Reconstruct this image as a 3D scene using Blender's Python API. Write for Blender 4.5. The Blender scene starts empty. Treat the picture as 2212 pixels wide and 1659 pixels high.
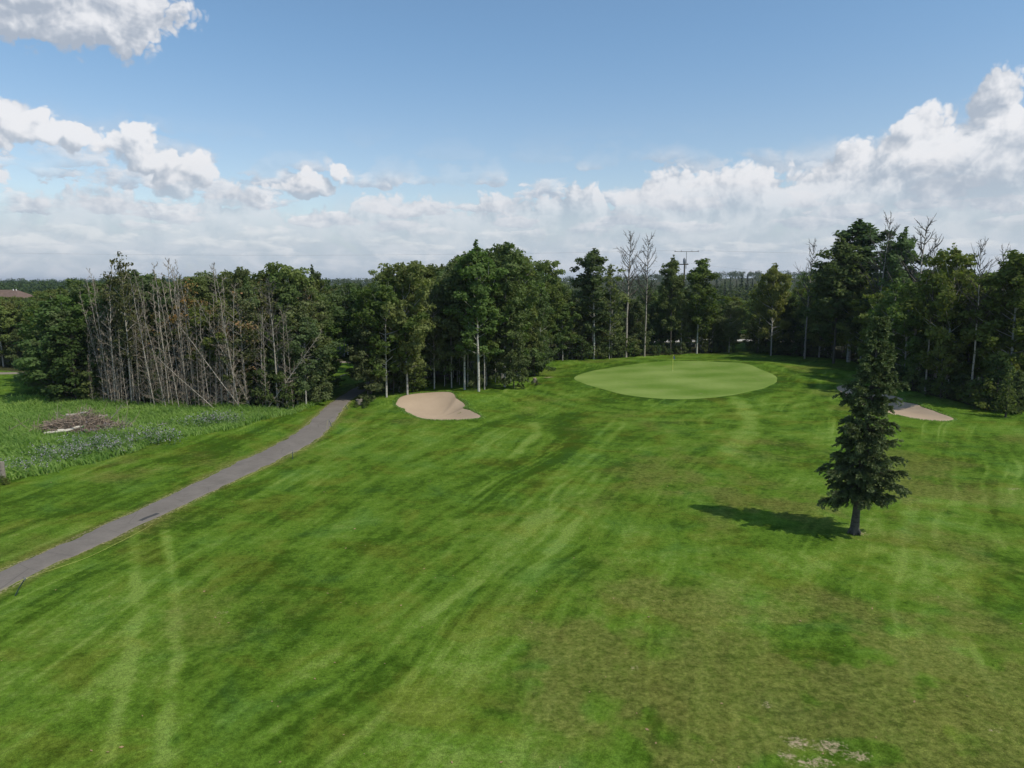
import bpy, math, random
import numpy as np
from mathutils import Vector, Quaternion

SC = bpy.context.scene
COL = SC.collection
RAD = math.radians

# ------------------------------------------------------------------ camera
CAM_H, FPX, PITCH = 12.3, 710.0, RAD(8.1)
cam_d = bpy.data.cameras.new("camera")
cam = bpy.data.objects.new("camera", cam_d)
COL.objects.link(cam)
cam.location = (0, 0, CAM_H)
cam.rotation_euler = (math.pi / 2 - PITCH, 0, 0)
cam_d.sensor_width = 36.0
cam_d.lens = 36.0 * FPX / 1024.0
cam_d.clip_start, cam_d.clip_end = 0.3, 30000
SC.camera = cam

# ------------------------------------------------------------------ view / sun / sky settings
SC.view_settings.view_transform = 'Standard'
SC.view_settings.look = 'None'
SC.view_settings.exposure = 0.0
SC.view_settings.gamma = 1.0
SUN_EL, SUN_AZ = RAD(51.5), math.atan2(0.86, -0.50)      # azimuth clockwise from +Y: light comes from the right, behind the camera
SUN_STRENGTH, SKY_STRENGTH = 3.5, 0.145
sun_dir = Vector((math.sin(SUN_AZ) * math.cos(SUN_EL), math.cos(SUN_AZ) * math.cos(SUN_EL), math.sin(SUN_EL)))
sl = bpy.data.lights.new("sun", 'SUN')
sl.energy, sl.angle, sl.color = SUN_STRENGTH, RAD(0.55), (1.0, 0.93, 0.80)
so = bpy.data.objects.new("sun", sl)
COL.objects.link(so)
so.rotation_euler = (-sun_dir).to_track_quat('-Z', 'Y').to_euler()
so.location = sun_dir * 300
SC.cycles.max_bounces = 5
SC.cycles.diffuse_bounces = 3
SC.cycles.glossy_bounces = 1
SC.cycles.transmission_bounces = 3
SC.cycles.transparent_max_bounces = 6
SC.cycles.volume_bounces = 0
SC.cycles.use_adaptive_sampling = True

# the photograph's measuring grid is 2212 x 1659; ray() turns a spot on it into a direction
def ray(u, v):
    xn = (u - 1106.0) / 2212.0 * 1024.0 / FPX
    yn = (829.5 - v) / 1659.0 * 768.0 / FPX
    return Vector((xn, math.cos(PITCH) + yn * math.sin(PITCH), -math.sin(PITCH) + yn * math.cos(PITCH)))

def azel(u, v):
    d = ray(u, v)
    return math.atan2(d.x, d.y), math.atan2(d.z, math.hypot(d.x, d.y))

# ------------------------------------------------------------------ small node language
class NT:
    def __init__(self, nt):
        self.nt = nt
    def n(self, t, **kw):
        x = self.nt.nodes.new(t)
        for k, v in kw.items():
            setattr(x, k, v)
        return x
    def put(self, sock, v):
        if v is None:
            return
        if isinstance(v, bpy.types.NodeSocket):
            self.nt.links.new(v, sock)
        else:
            if sock.type == 'RGBA' and len(v) == 3:
                v = (*v, 1.0)
            sock.default_value = v
    def m(self, op, a, b=None, c=None, clamp=False):
        x = self.n('ShaderNodeMath', operation=op, use_clamp=clamp)
        for i, v in enumerate((a, b, c)):
            self.put(x.inputs[i], v)
        return x.outputs[0]
    def vm(self, op, a, b=None):
        x = self.n('ShaderNodeVectorMath', operation=op)
        self.put(x.inputs[0], a)
        self.put(x.inputs[1], b)
        return x.outputs['Value'] if op in ('LENGTH', 'DOT_PRODUCT', 'DISTANCE') else x.outputs[0]
    def ss(self, v, a, b, lo=0.0, hi=1.0):
        x = self.n('ShaderNodeMapRange', interpolation_type='SMOOTHSTEP')
        for i, s in enumerate((v, a, b, lo, hi)):
            self.put(x.inputs[i], s)
        return x.outputs[0]
    def lin(self, v, a, b, lo=0.0, hi=1.0):
        x = self.n('ShaderNodeMapRange')
        for i, s in enumerate((v, a, b, lo, hi)):
            self.put(x.inputs[i], s)
        return x.outputs[0]
    def mix(self, f, a, b, mode='MIX'):
        x = self.n('ShaderNodeMix', data_type='RGBA', blend_type=mode)
        self.put(x.inputs[0], f)
        self.put(x.inputs[6], a)
        self.put(x.inputs[7], b)
        return x.outputs[2]
    def noise(self, vec, scale, detail=3.0, rough=0.55, dist=0.0, dims='3D'):
        x = self.n('ShaderNodeTexNoise', noise_dimensions=dims)
        self.put(x.inputs['Vector'], vec)
        x.inputs['Scale'].default_value = scale
        x.inputs['Detail'].default_value = detail
        x.inputs['Roughness'].default_value = rough
        x.inputs['Distortion'].default_value = dist
        return x.outputs[0]
    def xyz(self, x, y, z=0.0):
        c = self.n('ShaderNodeCombineXYZ')
        for i, v in enumerate((x, y, z)):
            self.put(c.inputs[i], v)
        return c.outputs[0]
    def sep(self, v):
        s = self.n('ShaderNodeSeparateXYZ')
        self.put(s.inputs[0], v)
        return s.outputs

# ------------------------------------------------------------------ sky with its clouds (world)
def build_world():
    w = bpy.data.worlds.new("World")
    SC.world = w
    w.use_nodes = True
    nt = w.node_tree
    nt.nodes.clear()
    g = NT(nt)
    # detached clouds: (u, v, radius u, radius v, weight)
    B = [(110, -12, 225, 84, 1.15), (272, 28, 80, 62, 1.15), (185, 36, 130, 64, 1.1), (250, 88, 44, 30, 1.0), (180, 74, 90, 32, 1.0), (80, 52, 100, 34, .95),
         (35, 255, 62, 36, 1.0), (95, 282, 40, 22, 1.0), (168, 292, 46, 24, 1.0), (0, 296, 30, 22, .7),
         (304, 288, 36, 42, 1.05), (275, 322, 62, 38, 1.0), (330, 352, 88, 30, 1.0),
         (425, 366, 40, 32, 1.0), (385, 390, 70, 30, .9), (0, 390, 22, 14, .7),
         (662, 390, 36, 26, 1.05), (695, 400, 40, 22, 1.0), (735, 368, 17, 26, 1.0), (660, 414, 80, 14, .8),
         (1985, 272, 60, 38, 1.0), (2160, 205, 46, 50, 1.05)]
    # skyline of the long bank: (u, v of its top)
    TOP = [(-400, 420), (-60, 500), (0, 478), (50, 430), (100, 400), (140, 372), (185, 390), (235, 384), (275, 386), (320, 425), (400, 440), (470, 402), (550, 393),
           (585, 432), (640, 440), (740, 430), (785, 402), (860, 400), (930, 414), (985, 440), (1012, 440), (1048, 398), (1080, 392), (1112, 404), (1160, 398), (1212, 405),
           (1240, 378), (1272, 374), (1296, 392), (1306, 428), (1322, 418), (1370, 385), (1420, 350), (1465, 338), (1520, 362), (1555, 354), (1590, 325), (1612, 318), (1636, 345),
           (1660, 328), (1682, 345), (1692, 376), (1715, 338), (1736, 356), (1762, 345), (1800, 330), (1816, 296), (1850, 284), (1885, 290), (1930, 270), (1950, 242), (2000, 232),
           (2042, 240), (2078, 250), (2102, 222), (2130, 182), (2165, 152), (2195, 165), (2215, 188), (2300, 150), (2420, 220), (2700, 420)]
    K = 2212.0 / 2 / (1024 / 2) # display px per render px
    grp = bpy.data.node_groups.new("cloud_field", 'ShaderNodeTree')
    grp.interface.new_socket("P", in_out='INPUT', socket_type='NodeSocketVector')
    grp.interface.new_socket("D", in_out='OUTPUT', socket_type='NodeSocketFloat')
    q = NT(grp)
    gi, go = q.n('NodeGroupInput'), q.n('NodeGroupOutput')
    P = gi.outputs[0]
    # billowing: warp, then puffs of three sizes
    wob = q.n('ShaderNodeTexNoise', noise_dimensions='2D')
    q.put(wob.inputs['Vector'], P)
    wob.inputs['Scale'].default_value = 26.0
    wob.inputs['Detail'].default_value = 3.0
    wv = q.vm('MULTIPLY', q.vm('SUBTRACT', wob.outputs['Color'], (0.5, 0.5, 0.5)), (0.028, 0.022, 0))
    PW = q.vm('ADD', P, wv)
    acc = None
    for (u, v, ru, rv, wt) in B:
        a, e = azel(u, v)
        ra, re = ru / K / FPX * 1.04, rv / K / FPX * 1.06
        d = q.vm('MULTIPLY', q.vm('SUBTRACT', PW, (a, e, 0)), (1 / ra, 1 / re, 0))
        l = q.m('MULTIPLY_ADD', q.vm('LENGTH', d), -wt, wt)
        acc = l if acc is None else q.m('SMOOTH_MAX', acc, l, 0.12)
    A0, A1, E1 = -0.80, 0.80, 0.35
    fc = q.n('ShaderNodeFloatCurve')
    pts = sorted((min(1, max(0, (azel(u, v)[0] - A0) / (A1 - A0))), min(1, max(0, azel(u, v)[1] / E1))) for u, v in TOP)
    cu = fc.mapping.curves[0]
    cu.points[0].location, cu.points[-1].location = (0.0, 0.15), (1.0, 0.15)
    for p in pts:
        if 0.002 < p[0] < 0.998:
            cu.points.new(*p)
    for p in cu.points:
        p.handle_type = 'VECTOR'
    fc.mapping.update()
    px, py, pz = q.sep(PW)
    q.put(fc.inputs['Value'], q.lin(px, A0, A1))
    topel = q.m('MULTIPLY_ADD', fc.outputs[0], E1, -0.006)
    bankd = q.m('MINIMUM', q.m('DIVIDE', q.m('SUBTRACT', topel, py), 0.045), 1.0)
    acc = q.m('SMOOTH_MAX', acc, bankd, 0.10)
    acc = q.m('MAXIMUM', acc, -0.6)
    tot = None
    for sc, amp in ((30.0, 0.26), (72.0, 0.17), (160.0, 0.09)):
        vo = q.n('ShaderNodeTexVoronoi', voronoi_dimensions='2D', feature='F1')
        q.put(vo.inputs['Vector'], PW)
        vo.inputs['Scale'].default_value = sc
        dd = vo.outputs['Distance']
        t = q.m('MULTIPLY_ADD', q.m('MULTIPLY', dd, dd), -2.2 * amp, amp * 0.55)
        tot = t if tot is None else q.m('ADD', tot, t)
    fine = q.m('MULTIPLY_ADD', q.noise(P, 60.0, 5.0, 0.6, dims='2D'), 0.24, -0.12)
    D = q.m('ADD', acc, q.m('MULTIPLY', q.m('ADD', tot, fine), q.ss(acc, -0.55, 0.0)))
    q.put(go.inputs[0], D)

    tc = g.n('ShaderNodeTexCoord')
    x, y, z = g.sep(tc.outputs['Generated'])
    az = g.m('ARCTAN2', x, y)
    el = g.m('ARCTAN2', z, g.m('SQRT', g.m('ADD', g.m('MULTIPLY', x, x), g.m('MULTIPLY', y, y))))
    Pv = g.xyz(az, el, 0.0)
    def field(off):
        gn = g.n('ShaderNodeGroup', node_tree=grp)
        g.put(gn.inputs[0], g.vm('ADD', Pv, off))
        return gn.outputs[0]
    D0 = field((0, 0, 0))
    D1 = field((0.009, 0.015, 0))
    lv = g.xyz(g.m('MULTIPLY', az, 1.0), g.m('MULTIPLY', el, 1.7), 0.0)
    st = g.noise(lv, 9.0, 5.0, 0.6, 0.6, '2D')
    st2 = g.noise(lv, 32.0, 4.0, 0.55, 0.3, '2D')
    lit = g.m('MULTIPLY_ADD', g.m('SUBTRACT', D0, D1), 0.95, g.m('MULTIPLY_ADD', st, 1.7, -0.42))
    lit = g.ss(g.m('SUBTRACT', lit, g.ss(D0, 0.6, 1.5, 0.0, 0.14)), 0.0, 1.0)
    alpha = g.ss(D0, 0.06, 0.34)
    # low haze bank: streaky, soft
    band = g.ss(el, 0.15, 0.03)
    bank = g.m('MULTIPLY', band, g.ss(g.m('MULTIPLY_ADD', st2, 0.25, g.m('MULTIPLY_ADD', band, 0.55, st)), 0.55, 1.05))
    bank_lit = g.ss(g.m('ADD', g.m('MULTIPLY', st2, 0.6), g.m('MULTIPLY', st, 0.4)), 0.36, 0.66)
    bank_col = g.mix(bank_lit, (0.47, 0.55, 0.65), (0.61, 0.66, 0.74))
    cl_lo = g.mix(g.ss(el, 0.02, 0.30), (0.44, 0.51, 0.60), (0.42, 0.47, 0.55))
    cl_hi = g.mix(g.ss(el, 0.03, 0.18), (0.64, 0.68, 0.74), (0.88, 0.88, 0.90))
    ccol = g.mix(lit, cl_lo, cl_hi)
    # far cloud bodies sink into the bank near the horizon
    fade = g.ss(el, 0.03, 0.13)
    alpha = g.m('MULTIPLY', alpha, g.m('MULTIPLY_ADD', fade, 0.90, 0.03))
    sky = g.n('ShaderNodeTexSky', sky_type='NISHITA')
    sky.sun_disc = False
    sky.sun_elevation = SUN_EL
    sky.sun_rotation = SUN_AZ
    sky.altitude = 700
    sky.air_density, sky.dust_density, sky.ozone_density = 1.0, 1.5, 1.0
    b1 = g.n('ShaderNodeBackground')
    g.put(b1.inputs[0], g.mix(1.0, sky.outputs[0], g.mix(g.ss(el, 0.06, 0.34), (1.06, 1.0, 0.95), (0.86, 1.02, 1.05)), 'MULTIPLY'))
    b1.inputs[1].default_value = SKY_STRENGTH
    # rows of small far cumulus inside the bank: puffs with lit tops and grey flat bases
    le = g.m('MULTIPLY', g.m('LOGARITHM', g.m('ADD', g.m('MAXIMUM', el, 0.0), 0.035), 2.718), 4.6)
    pv = g.xyz(g.m('MULTIPLY', az, 13.0), le, 0.0)
    wn = g.n('ShaderNodeTexNoise', noise_dimensions='2D')
    g.put(wn.inputs['Vector'], pv)
    wn.inputs['Scale'].default_value = 1.6
    wn.inputs['Detail'].default_value = 5.0
    wn.inputs['Roughness'].default_value = 0.62
    pw = g.vm('ADD', pv, g.vm('MULTIPLY', g.vm('SUBTRACT', wn.outputs['Color'], (.5, .5, .5)), (1.2, 1.1, 0)))
    vo = g.n('ShaderNodeTexVoronoi', voronoi_dimensions='2D', feature='SMOOTH_F1')
    g.put(vo.inputs['Vector'], pw)
    vo.inputs['Scale'].default_value = 1.0
    vo.inputs['Smoothness'].default_value = .35
    dlt = g.sep(g.vm('SUBTRACT', pw, vo.outputs['Position']))
    lump = g.m('SUBTRACT', 1.0, g.m('ADD', vo.outputs['Distance'], g.m('MULTIPLY', g.ss(dlt[1], 0.0, -.45), .45)))
    puff_a = g.m('MULTIPLY', g.ss(g.m('MULTIPLY_ADD', st2, .35, lump), .58, .84), g.m('MULTIPLY', g.ss(el, 0.22, 0.12), g.ss(el, 0.005, 0.085)))
    puff_l = g.ss(g.m('MULTIPLY_ADD', g.m('SUBTRACT', st2, .5), .9, g.m('MULTIPLY_ADD', dlt[0], .25, dlt[1])), -.30, .42)
    puff_c = g.mix(puff_l, (0.44, 0.51, 0.61), (0.86, 0.86, 0.88))
    bank_col = g.mix(g.m('MULTIPLY', puff_a, .85), bank_col, puff_c)
    bank = g.m('MAXIMUM', bank, g.m('MULTIPLY', puff_a, g.ss(g.m('SUBTRACT', g.m('ADD', D0, .9), 0), 0.0, .9)))
    b2 = g.n('ShaderNodeBackground')
    g.put(b2.inputs[0], bank_col)
    b3 = g.n('ShaderNodeBackground')
    g.put(b3.inputs[0], ccol)
    m1 = g.n('ShaderNodeMixShader')
    g.put(m1.inputs[0], g.m('MULTIPLY', bank, 0.9))
    g.put(m1.inputs[1], b1.outputs[0])
    g.put(m1.inputs[2], b2.outputs[0])
    m2 = g.n('ShaderNodeMixShader')
    g.put(m2.inputs[0], alpha)
    g.put(m2.inputs[1], m1.outputs[0])
    g.put(m2.inputs[2], b3.outputs[0])
    out = g.n('ShaderNodeOutputWorld')
    g.put(out.inputs[0], m2.outputs[0])
    w.cycles.sampling_method = 'MANUAL'
    w.cycles.sample_map_resolution = 256
build_world()
# === END SKY

# ------------------------------------------------------------------ noise and terrain (numpy)
RNG = np.random.default_rng(11)
_T = RNG.random((256, 256))
def vnoise(x, y):
    x = np.asarray(x, float); y = np.asarray(y, float)
    xi = np.floor(x).astype(int); yi = np.floor(y).astype(int)
    fx, fy = x - xi, y - yi
    fx = fx * fx * (3 - 2 * fx); fy = fy * fy * (3 - 2 * fy)
    a = _T[xi & 255, yi & 255]; b = _T[(xi + 1) & 255, yi & 255]
    c = _T[xi & 255, (yi + 1) & 255]; d = _T[(xi + 1) & 255, (yi + 1) & 255]
    return (a * (1 - fx) + b * fx) * (1 - fy) + (c * (1 - fx) + d * fx) * fy
def fbm(x, y, o=4, g=0.5):
    t, a, n = 0, 1.0, 0
    for i in range(o):
        c_, s_ = math.cos(.7 + 1.1 * i), math.sin(.7 + 1.1 * i)
        t = t + a * vnoise((x * c_ - y * s_) * 2 ** i + 17.3 * i, (x * s_ + y * c_) * 2 ** i + 5.1 * i)
        n += a; a *= g
    return t / n
def sst(v, a, b):
    t = np.clip((v - a) / (b - a), 0, 1)
    return t * t * (3 - 2 * t)

def flat(u, v, z=0.0):
    d = ray(u, v)
    t = (z - CAM_H) / d.z
    return d.x * t, d.y * t

class Blob:                                   # a closed outline, star-shaped about its centre
    def __init__(self, pts):
        P = np.array([flat(*p) for p in pts])
        self.c = P.mean(0)
        Q = P - self.c
        a = np.arctan2(Q[:, 1], Q[:, 0]); r = np.hypot(Q[:, 0], Q[:, 1])
        o = np.argsort(a); a, r = a[o], r[o]
        A = np.concatenate([a - 2 * np.pi, a, a + 2 * np.pi]); Rr = np.tile(r, 3)
        tt = np.linspace(-np.pi, np.pi, 361)
        rr = np.interp(tt, A, Rr)[:-1]
        k = np.hanning(17); k /= k.sum()
        rr = np.convolve(np.concatenate([rr[-40:], rr, rr[:40]]), k, 'same')[40:-40]
        self.t, self.r = tt, np.append(rr, rr[0])
    def s(self, x, y):
        dx, dy = x - self.c[0], y - self.c[1]
        return np.hypot(dx, dy) / np.interp(np.arctan2(dy, dx), self.t, self.r)
    def d(self, x, y):                        # approximate distance outside (+) / inside (-)
        dx, dy = x - self.c[0], y - self.c[1]
        return np.hypot(dx, dy) - np.interp(np.arctan2(dy, dx), self.t, self.r)

GREEN = Blob([(1240, 822), (1262, 811), (1310, 801), (1370, 793), (1440, 788), (1520, 788), (1590, 795), (1640, 806), (1670, 817), (1678, 828), (1660, 840), (1620, 852), (1560, 863), (1490, 869), (1420, 869), (1350, 860), (1295, 846), (1255, 833)])
BUNK_L = Blob([(857, 869), (870, 861), (900, 856), (935, 854), (965, 858), (985, 868), (1000, 880), (1025, 888), (1040, 895), (1035, 900), (1000, 904), (960, 905), (915, 903), (890, 893), (875, 882)])
BUNK_R = Blob([(1806, 840), (1830, 833), (1860, 837), (1900, 850), (1945, 868), (1990, 879), (2030, 892), (2069, 905), (2045, 909), (2000, 907), (1950, 899), (1890, 882), (1850, 864), (1822, 851)])

def H(x, y):
    x = np.asarray(x, float); y = np.asarray(y, float)
    z = 0.35 * (fbm(x / 26 + 3, y / 26 + 9, 2) - 0.5)
    z = z + 0.30 * np.exp(-(np.maximum(GREEN.d(x, y), 0) / 4.0) ** 2)
    def bump(cx, cy, rx, ry, h):
        return h * np.exp(-((x - cx) / rx) ** 2 - ((y - cy) / ry) ** 2)
    bx, by = BUNK_L.c
    z = z + bump(bx + .5, by + 5.5, 6, 3.2, .75) + bump(bx + 9, by - 3, 4, 6, -.45)
    gx, gy = GREEN.c
    z = z + bump(gx + 16, gy + 13, 6, 5, .8) + bump(gx + 22, gy + 6, 4, 5, .7) + bump(gx + 17, gy - 2, 2.6, 5, .35)
    z = z + bump(gx, gy + 21, 30, 5, .35)
    for b, dep in ((BUNK_L, .95), (BUNK_R, .7)):
        s = np.clip(b.s(x, y) / 1.12, 0, 1)
        z = z - dep * (1 - s * s) ** 1.4
    far = sst(np.hypot(x, y), 500, 1500)
    z = z * (1 - sst(y, 160, 260)) + far * (7 + 5 * np.sin(x / 600.0 + 0.6) + 10 * np.exp(-((x - 480) / 260.0) ** 2))
    return z
def h1(x, y):
    return float(H(x, y))
def gp(u, v):
    z = 0.0
    for i in range(6):
        x, y = flat(u, v, z)
        z = h1(x, y)
    return Vector((x, y, z))
def ztop(y, v):                               # height at depth y of a thing whose top shows at v
    d = ray(1106, v)
    return CAM_H + y * d.z / d.y
def xat(y, u, v):
    d = ray(u, v)
    return y * d.x / d.y
def proj(x, y, z):
    dz = z - CAM_H
    f = y * math.cos(PITCH) - dz * math.sin(PITCH)
    up = y * math.sin(PITCH) + dz * math.cos(PITCH)
    return 1106 + x / f * FPX * 2212 / 1024, 829.5 - up / f * FPX * 1659 / 768

# ------------------------------------------------------------------ object helpers
def tag(o, label=None, cat=None, group=None, kind=None):
    if label: o['label'] = label
    if cat: o['category'] = cat
    if group: o['group'] = group
    if kind: o['kind'] = kind
    return o
def empty(name, loc, rz=0.0, scale=1.0):
    o = bpy.data.objects.new(name, None)
    COL.objects.link(o)
    o.location = loc
    o.rotation_euler = (0, 0, rz)
    o.scale = (scale,) * 3 if not isinstance(scale, (tuple, list)) else scale
    o.empty_display_size = 0.3
    return o
def link(name, me, parent=None):
    o = bpy.data.objects.new(name, me)
    COL.objects.link(o)
    if parent: o.parent = parent
    return o

class MB:
    """collects vertices and faces, builds one mesh"""
    def __init__(self):
        self.v, self.f, self.n = [], [], 0
        self.att = []
    def add(self, v, f, a=0.0):
        v = np.asarray(v, float).reshape(-1, 3); f = np.asarray(f, int)
        self.v.append(v); self.f.append(f + self.n); self.n += len(v)
        self.att.append(np.broadcast_to(np.asarray(a, float), (len(v),)))
    def tube(self, pts, rad, sides=6, cap=True, a=0.0):
        P = np.asarray(pts, float); n = len(P)
        rad = np.broadcast_to(np.asarray(rad, float), (n,))
        T = np.gradient(P, axis=0); T /= np.linalg.norm(T, axis=1)[:, None] + 1e-9
        ref = np.array([1.0, 0, 0]) if abs(T[:, 0]).max() < .85 else np.array([0, 1.0, 0.0]) if abs(T[:, 1]).max() < .85 else np.array([0.3, 0.3, 0.9])
        A = np.cross(T, ref); A /= np.linalg.norm(A, axis=1)[:, None] + 1e-9
        Bv = np.cross(T, A)
        th = np.arange(sides) * 2 * np.pi / sides
        V = P[:, None] + rad[:, None, None] * (np.cos(th)[None, :, None] * A[:, None] + np.sin(th)[None, :, None] * Bv[:, None])
        i = np.arange(n - 1)[:, None] * sides; j = np.arange(sides)[None]; k = (j + 1) % sides
        F = np.stack([i + j, i + k, i + sides + k, i + sides + j], -1).reshape(-1, 4)
        self.add(V.reshape(-1, 3), F, a)
        if cap:
            c = len(V.reshape(-1, 3))
            for e, row in ((P[0], 0), (P[-1], n - 1)):
                base = self.n
                ring = V[row]
                self.add(np.vstack([ring, e[None]]), [[m, (m + 1) % sides, sides, sides] for m in range(sides)], a)
    def box(self, c, s, rot=0.0):
        x, y, z = np.array(s) / 2
        V = np.array([[sx * x, sy * y, sz * z] for sx in (-1, 1) for sy in (-1, 1) for sz in (-1, 1)])
        ca, sa = math.cos(rot), math.sin(rot)
        V = np.stack([V[:, 0] * ca - V[:, 1] * sa, V[:, 0] * sa + V[:, 1] * ca, V[:, 2]], 1) + np.array(c)
        self.add(V, [[0, 1, 3, 2], [4, 6, 7, 5], [0, 4, 5, 1], [2, 3, 7, 6], [0, 2, 6, 4], [1, 5, 7, 3]])
    def mesh(self, name, mat, smooth=False, attr=None):
        V = np.vstack(self.v); F = np.vstack([np.hstack([f, f[:, 2:3]]) if f.shape[1] == 3 else f for f in self.f])
        tri = F[:, 2] == F[:, 3]
        cnt = np.where(tri, 3, 4)
        L = F[np.arange(4)[None] < cnt[:, None]]
        me = bpy.data.meshes.new(name)
        me.vertices.add(len(V)); me.vertices.foreach_set('co', V.astype(np.float32).ravel())
        me.loops.add(len(L)); me.loops.foreach_set('vertex_index', L.astype(np.int32))
        me.polygons.add(len(F))
        st = np.concatenate([[0], np.cumsum(cnt)[:-1]])
        me.polygons.foreach_set('loop_start', st.astype(np.int32))
        me.polygons.foreach_set('use_smooth', np.full(len(F), smooth))
        me.update(calc_edges=True)
        if attr:
            at = me.attributes.new(attr, 'FLOAT', 'POINT')
            at.data.foreach_set('value', np.concatenate(self.att).astype(np.float32))
        me.materials.append(mat)
        return me
    def build(self, name, mat, parent=None, smooth=False, attr=None):
        return link(name, self.mesh(name, mat, smooth, attr), parent)

def curve(p, n=24):                           # Catmull-Rom through 2-D or 3-D points
    P = np.array(p, float); P = np.vstack([2 * P[0] - P[1], P, 2 * P[-1] - P[-2]])
    out = []
    for i in range(1, len(P) - 2):
        for t in np.linspace(0, 1, n, endpoint=False):
            a, b, c, d = P[i - 1], P[i], P[i + 1], P[i + 2]
            out.append(.5 * (2 * b + (c - a) * t + (2 * a - 5 * b + 4 * c - d) * t * t + (3 * b - a - 3 * c + d) * t ** 3))
    out.append(P[-2])
    return np.array(out)

# ------------------------------------------------------------------ materials
def mat(name, rough=0.9, spec=0.2):
    m = bpy.data.materials.new(name)
    m.use_nodes = True
    g = NT(m.node_tree)
    b = m.node_tree.nodes['Principled BSDF']
    b.inputs['Roughness'].default_value = rough
    b.inputs['Specular IOR Level'].default_value = spec
    return m, g, b
def gpos(g):
    return g.n('ShaderNodeNewGeometry').outputs['Position']
def opos(g):
    return g.n('ShaderNodeTexCoord').outputs['Object']
def attr(g, n):
    return g.n('ShaderNodeAttribute', attribute_name=n).outputs['Fac']
def bump(g, b, h, strength, dist=0.05):
    x = g.n('ShaderNodeBump')
    x.inputs['Strength'].default_value = strength
    x.inputs['Distance'].default_value = dist
    g.put(x.inputs['Height'], h)
    g.put(b.inputs['Normal'], x.outputs[0])

def m_grass():
    m, g, b = mat("mown_grass", 0.95, 0.02)
    p = gpos(g)
    n1 = g.noise(p, 0.22, 4, .6)
    n2 = g.noise(p, 1.6, 4, .62)
    n3 = g.noise(p, 9.0, 3, .7)
    n4 = g.noise(p, 38.0, 2, .7)
    mow = attr(g, 'mow')
    n5 = g.noise(g.vm('ADD', p, (31, 7, 0)), 3.6, 4, .7)
    n6 = g.noise(g.vm('ADD', p, (3, 57, 0)), .42, 5, .65, .8)
    t = g.m('ADD', g.m('MULTIPLY_ADD', mow, .46, .46), g.m('MULTIPLY_ADD', g.m('ADD', n2, n5), .78, -.78))
    t = g.m('ADD', t, g.m('MULTIPLY_ADD', n6, .9, -.45))
    t = g.m('ADD', t, g.m('MULTIPLY_ADD', n1, .4, -.2), clamp=True)
    c = g.mix(g.ss(t, 0.0, .55), (.036, .076, .006), (.090, .162, .016))
    c = g.mix(g.ss(t, .45, 1.0), c, (.158, .232, .042))
    hu = g.noise(g.vm('ADD', p, (77, 13, 0)), .30, 5, .62, .6)
    c = g.mix(g.m('MULTIPLY', g.ss(hu, .52, .70), .32), c, g.mix(t, (.030, .080, .018), (.095, .220, .050)))
    c = g.mix(g.m('MULTIPLY', g.ss(hu, .50, .34), .55), c, g.mix(t, (.055, .062, .006), (.170, .205, .028)))
    dry = g.m('ADD', attr(g, 'dry'), g.m('MULTIPLY_ADD', g.m('ADD', n2, n6), .75, -.75))
    c = g.mix(g.m('MULTIPLY', g.ss(dry, .20, 1.30), .66), c, g.mix(g.ss(n5, .3, .7), (.070, .080, .016), (.185, .180, .048)))
    c = g.mix(g.ss(g.m('ADD', attr(g, 'bare'), g.m('MULTIPLY_ADD', n3, 1.0, -.5)), .42, .72), c, (.30, .24, .15))
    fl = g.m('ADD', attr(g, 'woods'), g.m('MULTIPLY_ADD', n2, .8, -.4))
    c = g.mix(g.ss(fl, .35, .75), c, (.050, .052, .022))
    f = g.m('MULTIPLY', g.lin(n3, .25, .75, .62, 1.38), g.lin(n4, .25, .75, .45, 1.55))
    c = g.mix(1.0, c, g.xyz(f, f, f), 'MULTIPLY')
    g.put(b.inputs['Base Color'], c)
    bump(g, b, g.m('ADD', g.m('MULTIPLY', n4, .5), g.m('MULTIPLY', n3, .8)), .55, .05)
    return m
def m_green():
    m, g, b = mat("putting_green_turf", 0.95, 0.03)
    p = gpos(g)
    mow = attr(g, 'mow')
    n1, n2, n3 = g.noise(p, .25, 3, .6), g.noise(p, 2.2, 4, .6), g.noise(p, 30, 2, .6)
    t = g.m('ADD', g.m('MULTIPLY_ADD', mow, .55, .5), g.m('MULTIPLY_ADD', g.m('ADD', n1, n2), .6, -.6), clamp=True)
    c = g.mix(t, (.100, .176, .022), (.205, .275, .068))
    c = g.mix(g.m('MULTIPLY', g.ss(g.noise(p, .8, 4, .6), .60, .75), .5), c, (.22, .21, .10))
    f = g.lin(n3, .25, .75, .88, 1.12)
    c = g.mix(1.0, c, g.xyz(f, f, f), 'MULTIPLY')
    g.put(b.inputs['Base Color'], c)
    return m
def m_sand():
    m, g, b = mat("bunker_sand", 0.95, 0.1)
    p = gpos(g)
    n = g.noise(p, .5, 5, .6)
    rk = g.n('ShaderNodeTexWave', wave_type='RINGS', rings_direction='Z')
    g.put(rk.inputs['Vector'], g.vm('ADD', p, (7.0, -66.0, 0)))
    rk.inputs['Scale'].default_value = 2.4
    rk.inputs['Distortion'].default_value = 5.0
    rk.inputs['Detail'].default_value = 3.0
    c = g.mix(n, (.36, .27, .185), (.50, .385, .27))
    c = g.mix(g.m('MULTIPLY', rk.outputs['Fac'], .30), c, (.30, .22, .15))
    f = g.lin(g.noise(p, 22, 3, .7), .2, .8, .86, 1.14)
    c = g.mix(1.0, c, g.xyz(f, f, f), 'MULTIPLY')
    g.put(b.inputs['Base Color'], c)
    bump(g, b, g.m('ADD', rk.outputs['Fac'], g.noise(p, 14, 3, .6)), .35, .03)
    return m
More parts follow.
